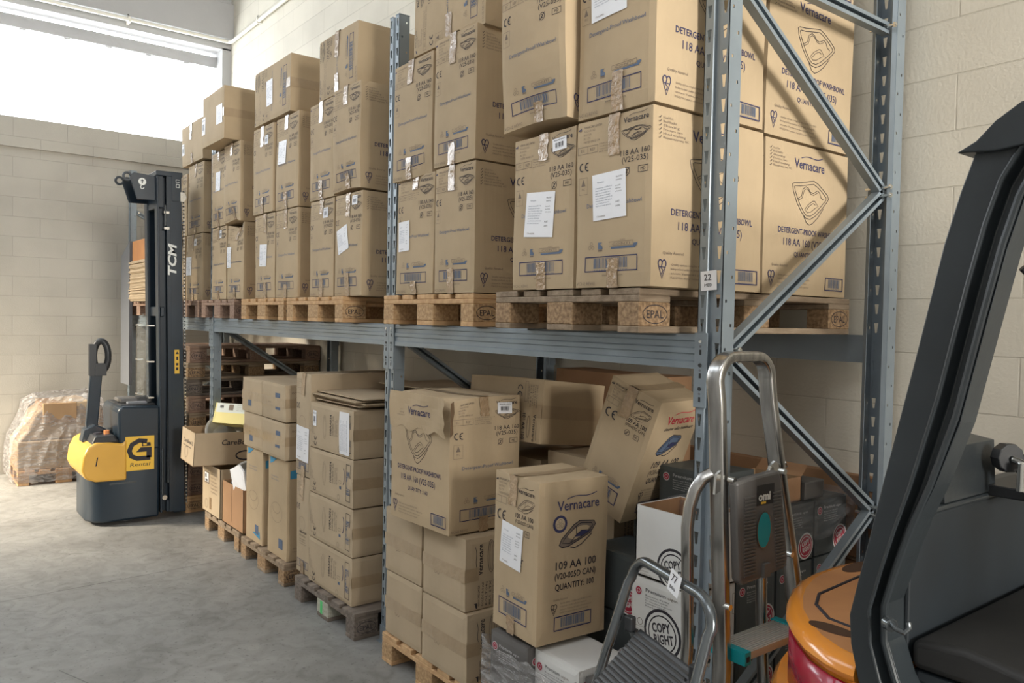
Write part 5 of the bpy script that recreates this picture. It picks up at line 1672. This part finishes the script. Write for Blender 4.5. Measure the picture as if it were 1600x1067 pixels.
# ------------------------------------------------------------------ step stool
so = empty('step_stool', (.25, -.3, 0)); tag(so, 'grey tubular folding step stool with black ribbed tread and handwritten 77 BIN tag', 'step stool', kind='thing')
bd = Vector((.95, -.31, 0)).normalized(); nd = Vector((-.31, -.95, 0)).normalized()
TC = Vector((.272, -.193, 1.045))
hw = .205


def hp(a, s, z):
    """a along the bar, s forward of the bar, z up"""
    return TC + bd * a + nd * s + Vector((0, 0, z - TC.z))


P = [hp(-hw - .04, .30, .02), hp(-hw - .008, .072, .80), hp(-hw + .0, .020, .968)]
r = .075
for a in range(10, 91, 10):
    P.append(hp(-hw + r - r * cos(math.radians(a)), .012 - .012 * sin(math.radians(a)), .97 + r * sin(math.radians(a))))
for a in range(0, 81, 10):
    P.append(hp(hw - r + r * sin(math.radians(a)), .012 - .012 * cos(math.radians(a)), .97 + r * cos(math.radians(a))))
P += [hp(hw, .020, .968), hp(hw + .008, .072, .80), hp(hw + .04, .30, .02)]
sb(MB().tube(P, .0145, GUN, 14, upv=(1, 0, 0)), 'tubular_frame', so, smooth=True)
for s_ in (-1, 1):
    a_ = s_ * (hw - .035)
    sb(MB().sweep([hp(a_ * 1.15, -.42, .02), hp(a_, .02, .84)], rr(.018, .03, .004), GUN, upv=(1, 0, 0)), 'rear_leg', so)
    sb(MB().box(-.014, .014, -.012, .012, -.022, .022, RUBBER, Matrix.Translation(hp(a_, .03, .86))), 'hinge_block', so, bevel=.005)


def tread(z, s0, dp, w_, tl=.0):
    m_ = MB()
    A, B2, C2, D2 = hp(-w_, s0, z), hp(w_, s0, z), hp(w_, s0 + dp, z - tl), hp(-w_, s0 + dp, z - tl)
    dn = Vector((0, 0, -.028))
    m_.add([A, B2, C2, D2, A + dn, B2 + dn, C2 + dn, D2 + dn], [(0, 1, 2, 3), (4, 7, 6, 5), (0, 4, 5, 1), (1, 5, 6, 2), (2, 6, 7, 3), (3, 7, 4, 0)], RUBBER)
    o = sb(m_, 'tread', so, bevel=.008)
    m2 = MB(); n = 13
    for i in range(n):
        s = s0 + .018 + (dp - .04) * i / (n - 1)
        zz = z + .005 - tl * (s - s0) / dp; a, c_ = hp(-w_ + .012, s, zz), hp(w_ - .012, s, zz)
        m2.sweep([a, c_], [(-.0032, -.002), (.0032, -.002), (.002, .0030), (-.002, .0030)], RIBBLACK)
    sb(m2, 'grip_pattern', o)


tread(.855, .01, .17, hw - .055, .16)
tread(.58, .13, .17, hw - .04, .14)
tread(.32, .20, .17, hw - .03, .12)
tg = MB()
G = Face(tg, hp(.002, .022, 1.012), bd, (Vector((0, 0, 1)) + nd * -.1), .001)
G = G.sub(.01, .01, -12)
G.rect(0, 0, .055, .06, PAPER); G.e = .0022
G.txt('77', .011, .031, .020, BLACK, w=.026); G.txt('BIN', .012, .010, .010, BLACK, w=.025)
tgo = sb(tg, 'paper_tag', so); tgo['label'] = 'white tag with handwritten 77 BIN'
# tag on the upright
tg = MB().box(0, .0008, 0, .001, 0, .001, PAPER)
tg = MB(); G = Face(tg, (.034, .1935, 1.834), (1, 0, 0), (0, 0, 1), .001).sub(0, 0, 3)
G.rect(0, 0, .062, .062, PAPER); G.e = .0018; G.txt('22', .014, .032, .020, BLACK, w=.028); G.txt('MED', .015, .012, .010, BLACK, w=.03)
o = tg.build('paper_tag', solid=.0006); tag(o, 'small white tag with handwritten 22 MED taped to the nearest upright', 'tag')

# ------------------------------------------------------------------ counterbalance forklift
fk = empty('counterbalance_forklift', (1.6, .38, 0)); tag(fk, 'orange forklift with dark overhead guard parked at the right, seen from behind', 'forklift', kind='thing')
Lp = [(.79, -.185), (.765, -.185), (.72, -.175), (.65, -.14), (.58, -.08), (.52, -.015), (.465, .07), (.425, .15), (.395, .24), (.382, .31), (.38, .38)]
OUT = Lp + [(x, .76 - y) for (x, y) in Lp[-2::-1]]


def ring(off, z):
    n = len(OUT); res = []
    for i, p in enumerate(OUT):
        a = OUT[max(0, i - 1)]; c_ = OUT[min(n - 1, i + 1)]
        d = Vector((c_[0] - a[0], c_[1] - a[1])).normalized()
        nn = Vector((-d.y, d.x)) * -1
        if nn.x * (p[0] - .85) + nn.y * (p[1] - .38) < 0:
            nn = -nn
        res.append((p[0] + nn.x * off, p[1] + nn.y * off, z))
    return res


cw = MB()
prof = [(-.02, .12), (.03, .22), (.055, .45), (.06, .66), (.045, .76), (.03, .785), (-.012, .80), (-.012, .945), (.006, .955), (.012, .968), (.006, .985), (-.012, .997), (-.03, 1.0)]
n_ = len(OUT)
vs_ = []
for (o_, z) in prof:
    vs_ += ring(o_, z)
fs = [(j * n_ + i, j * n_ + (i + 1) % n_, (j + 1) * n_ + (i + 1) % n_, (j + 1) * n_ + i) for j in range(len(prof) - 1) for i in range(n_)]
cw.add(vs_, fs, ORANGE)
cw.add(vs_[-n_:], [tuple(range(n_))], ORANGED)
cwo = sb(cw, 'counterweight', fk, smooth=True)
tp = MB()
tp.tube([(.77, -.02, 1.0), (.62, -.005, 1.0), (.545, .06, 1.0), (.505, .14, 1.0), (.49, .38, 1.0), (.505, .62, 1.0), (.545, .70, 1.0), (.62, .765, 1.0), (.77, .78, 1.0)], .0045, BLACK, 8)
tp.lathe([(.045, .0), (.045, .002)], mat('dark_recess', (.07, .03, .012), .8), Matrix.Translation((.66, -.06, .999)), 24, 1.35, .6)
tp.lathe([(.06, .0), (.06, .002)], MATS['dark_recess'], Matrix.Translation((.44, .47, .999)), 24, .5, 1.4)
tp.box(.72, .82, .08, .14, .9995, 1.0015, CARD2)
sb(tp, 'lid_seam', cwo)
for sgn in (0, 1):
    ln_ = MB()
    rA, rB = ring(-.006, .81), ring(-.006, .94)
    ids = list(range(1, 7)) if sgn == 0 else list(range(n_ - 7, n_ - 1))
    vs_ = [rA[i] for i in ids] + [rB[i] for i in ids]
    k_ = len(ids)
    ln_.add(vs_, [(i, i + 1, k_ + i + 1, k_ + i) for i in range(k_ - 1)], REDLENS)
    sb(ln_, 'tail_lamp', cwo, smooth=True, solid=.01)
# overhead guard: shaped plate legs with ribs
LL = [(0.835, 0.899), (0.803, 0.963), (0.783, 1.04), (0.778, 1.101), (0.796, 1.186), (0.816, 1.276), (0.841, 1.395), (0.901, 1.668), (0.95, 1.899), (0.977, 1.997), (1.0, 2.065), (1.041, 2.122), (1.093, 2.15)]
RL = [(0.929, 0.924), (0.886, 0.994), (0.86, 1.066), (0.858, 1.148), (0.885, 1.249), (0.912, 1.332), (0.945, 1.413), (0.988, 1.544), (1.03, 1.742), (1.06, 1.88), (1.086, 1.971), (1.11, 2.026), (1.151, 2.074)]
for (y0, s) in ((-.20, 1), (.96, -1)):
    g = MB()
    vs_ = []
    for (l, r_) in zip(LL, RL):
        w3 = Vector((r_[0] - l[0], 0, r_[1] - l[1]))
        A = Vector((l[0], y0, l[1])); m1 = A + w3 * .55; m2 = A + w3 * .66 + Vector((0, s * .03, 0)); m3 = A + w3 * .80 + Vector((0, s * .03, 0)); B3 = A + w3 + Vector((0, s * .008, 0))
        B4 = B3 + Vector((0, s * .075, 0)); A4 = A + Vector((0, s * .075, 0))
        vs_ += [A, m1, m2, m3, B3, B4, A4]
    q_ = 7
    fs = [(j * q_ + i, j * q_ + (i + 1) % q_, (j + 1) * q_ + (i + 1) % q_, (j + 1) * q_ + i) for j in range(len(LL) - 1) for i in range(q_)]
    fs += [tuple(range(q_))[::-1], tuple((len(LL) - 1) * q_ + i for i in range(q_))]
    g.add(vs_, fs, FORKDARK)
    go2 = sb(g, 'guard_leg', fk, bevel=.003)
    g2 = MB()
    g2.tube([(l[0] + (r_[0] - l[0]) * .56, y0 - s * .001, l[1] + (r_[1] - l[1]) * .56) for (l, r_) in zip(LL, RL)], .004, FORKDARK, 8)
    g2.tube([(l[0] + (r_[0] - l[0]) * .90, y0 + s * .01, l[1] + (r_[1] - l[1]) * .90) for (l, r_) in zip(LL, RL)], .007, FORKDARK, 8)
    sb(g2, 'edge_rib', go2, smooth=True)
    # roof side rail
    rf_ = MB().sweep([(1.122, y0 + s * .038, 2.112), (1.35, y0 + s * .038, 2.185), (2.35, y0 + s * .038, 2.16), (2.55, y0 + s * .038, 2.06), (2.75, y0 + s * .038, 1.0)], [(-.035, -.03), (.035, -.03), (.035, .03), (-.035, .03)], FORKDARK)
    sb(rf_, 'roof_rail', fk, bevel=.006)
vz = MB().prism([(0.973, 2.071), (1.008, 2.089), (1.041, 2.122), (1.083, 2.149), (1.180, 2.169), (1.18, 2.079), (1.043, 2.065)], -.215, .975, 'y', FORKDARK)
sb(vz, 'roof_rear_panel', fk, bevel=.003)
rb_ = MB()
for i in range(8):
    yy = .0 + i * .105
    rb_.box(1.12, 2.4, yy, yy + .03, 2.13, 2.17, FORKDARK)
sb(rb_, 'roof_bars', fk)
# hood, bulkhead, seat
hd = MB().prism([(.81, 1.0), (.81, 1.316), (.868, 1.318), (.868, 1.0)], -.122, .88, 'y', FORKPANEL)
hd.prism([(.79, 1.318), (.79, 1.338), (.872, 1.332), (.872, 1.316)], -.08, .85, 'y', FORKDARK)
sb(hd, 'rear_bulkhead', fk, bevel=.006)
hd = MB().box(.87, 1.95, -.12, .88, .55, 1.0, FORKPANEL); sb(hd, 'engine_hood', fk, bevel=.02)
se = MB().prism([(.875, 1.0), (.875, 1.06), (.98, 1.075), (1.2, 1.05), (1.5, 1.06), (1.58, 1.03), (1.58, 1.0)], -.12, .86, 'y', VINYL); sb(se, 'seat_cushion', fk, bevel=.03, smooth=True, seg=3)
bx2 = MB().prism([(.76, 1.335), (.76, 1.475), (.865, 1.458), (.872, 1.335)], .025, .30, 'y', FORKDARK)
for k in range(4):
    bx2.box(.775 + k * .022, .787 + k * .022, .11, .10 + k * .012, 1.470 - k * .003, 1.479 - k * .003, VINYL)
ob2 = sb(bx2, 'headrest_box', fk, bevel=.006)
kn = MB().cyl((.90, .26, 1.425), (.925, .245, 1.425), .035, RUBBER, 10).cyl((.925, .245, 1.425), (.97, .25, 1.41), .008, ZINC, 10)
kn.sweep([(.95, .27, 1.41), (.95, .40, 1.38), (.95, .60, 1.35)], rr(.05, .05, .01), RUBBER, upv=(0, 0, 1)).cyl((.95, .24, 1.35), (.95, .24, 1.42), .012, ZINC, 8).box(.85, .96, .26, .6, 1.325, 1.352, RUBBER)
sb(kn, 'clamp_knob', fk, bevel=.003)
ht = MB()
ht.tube([(.872, -.205, 1.115), (.887, -.212, 1.108), (.903, -.21, 1.105), (.910, -.205, 1.115), (.906, -.202, 1.125)], .006, GUN, 10)
ht.cyl((.86, -.198, 1.11), (.875, -.206, 1.11), .014, GUN, 12)
sb(ht, 'latch_hook', fk, smooth=True)
hz = MB().tube([(1.02, .0, 1.86), (1.04, .02, 1.83), (1.10, .05, 1.82), (1.16, .08, 1.85), (1.2, .1, 1.95)], .009, RUBBER, 8); sb(hz, 'cable', fk, smooth=True)
# lower parts
lw = MB().box(.95, 2.75, -.16, .92, .18, .56, FORKDARK).box(2.55, 2.75, -.16, .92, .5, 1.05, ORANGE); sb(lw, 'chassis', fk, bevel=.015)
for (x, y, r_) in ((1.05, -.14, .22), (1.05, .74, .22), (2.45, -.16, .27), (2.45, .76, .27)):
    w_ = MB().cyl((x, y, r_), (x, y + .16, r_), r_, RUBBER, 28); sb(w_, 'wheel', fk, bevel=.02)
mf = MB().box(2.82, 2.94, .02, .12, .05, 2.1, FORKDARK).box(2.82, 2.94, .64, .74, .05, 2.1, FORKDARK).box(2.85, 2.93, .0, .76, 1.9, 2.0, FORKDARK).box(2.94, 4.0, .08, .18, .04, .08, FORKDARK).box(2.94, 4.0, .58, .68, .04, .08, FORKDARK)
sb(mf, 'lift_mast', fk, bevel=.004)

# ------------------------------------------------------------------ torn flap of the large carton
tf = [o for o in bpy.data.objects if o.get('label', '').startswith('large carton with a torn open')][0]
wf, hf, df = .48, .60, .40


def flap_out(x, z):
    a = (x + wf / 2) / wf
    b_ = (hf - z) / .165
    return .010 + .030 * max(0, a) ** 3 * (1 - .4 * b_) + .004 * sin(a * 12 + b_ * 4)


fl = MB(lambda p: Vector((p.x, p.y - flap_out(p.x, p.z), p.z)))
rows_ = []
for i in range(17):
    for j in range(7):
        rows_.append((-wf / 2 + wf * i / 16 + (.010 * sin(j * 2.1) if i == 16 else 0), -df / 2, hf + .003 - (.165 + (.012 * sin(i * 1.3) if j == 6 else 0)) * j / 6))
fl.add(rows_, [(i * 7 + j, i * 7 + j + 1, (i + 1) * 7 + j + 1, (i + 1) * 7 + j) for i in range(16) for j in range(6)], CARD)
G = Face(fl, (-wf / 2, -df / 2, 0), (1, 0, 0), (0, 0, 1), .0015)
G.logo(.16, hf - .095, .034, NAVY, w=.19)
fo = fl.build('torn_flap', tf)
fo['label'] = 'torn and bulging upper flap of the carton'
dk = MB()
G = Face(dk, (wf / 2, -df / 2, 0), (0, 1, 0), (0, 0, 1), .006)
G.poly([(-.004, hf - .02), (.012, hf - .012), (.016, hf - .06), (.008, hf - .10), (.012, hf - .15), (-.004, hf - .17)], SEAM)
dk.build('torn_edge', tf)
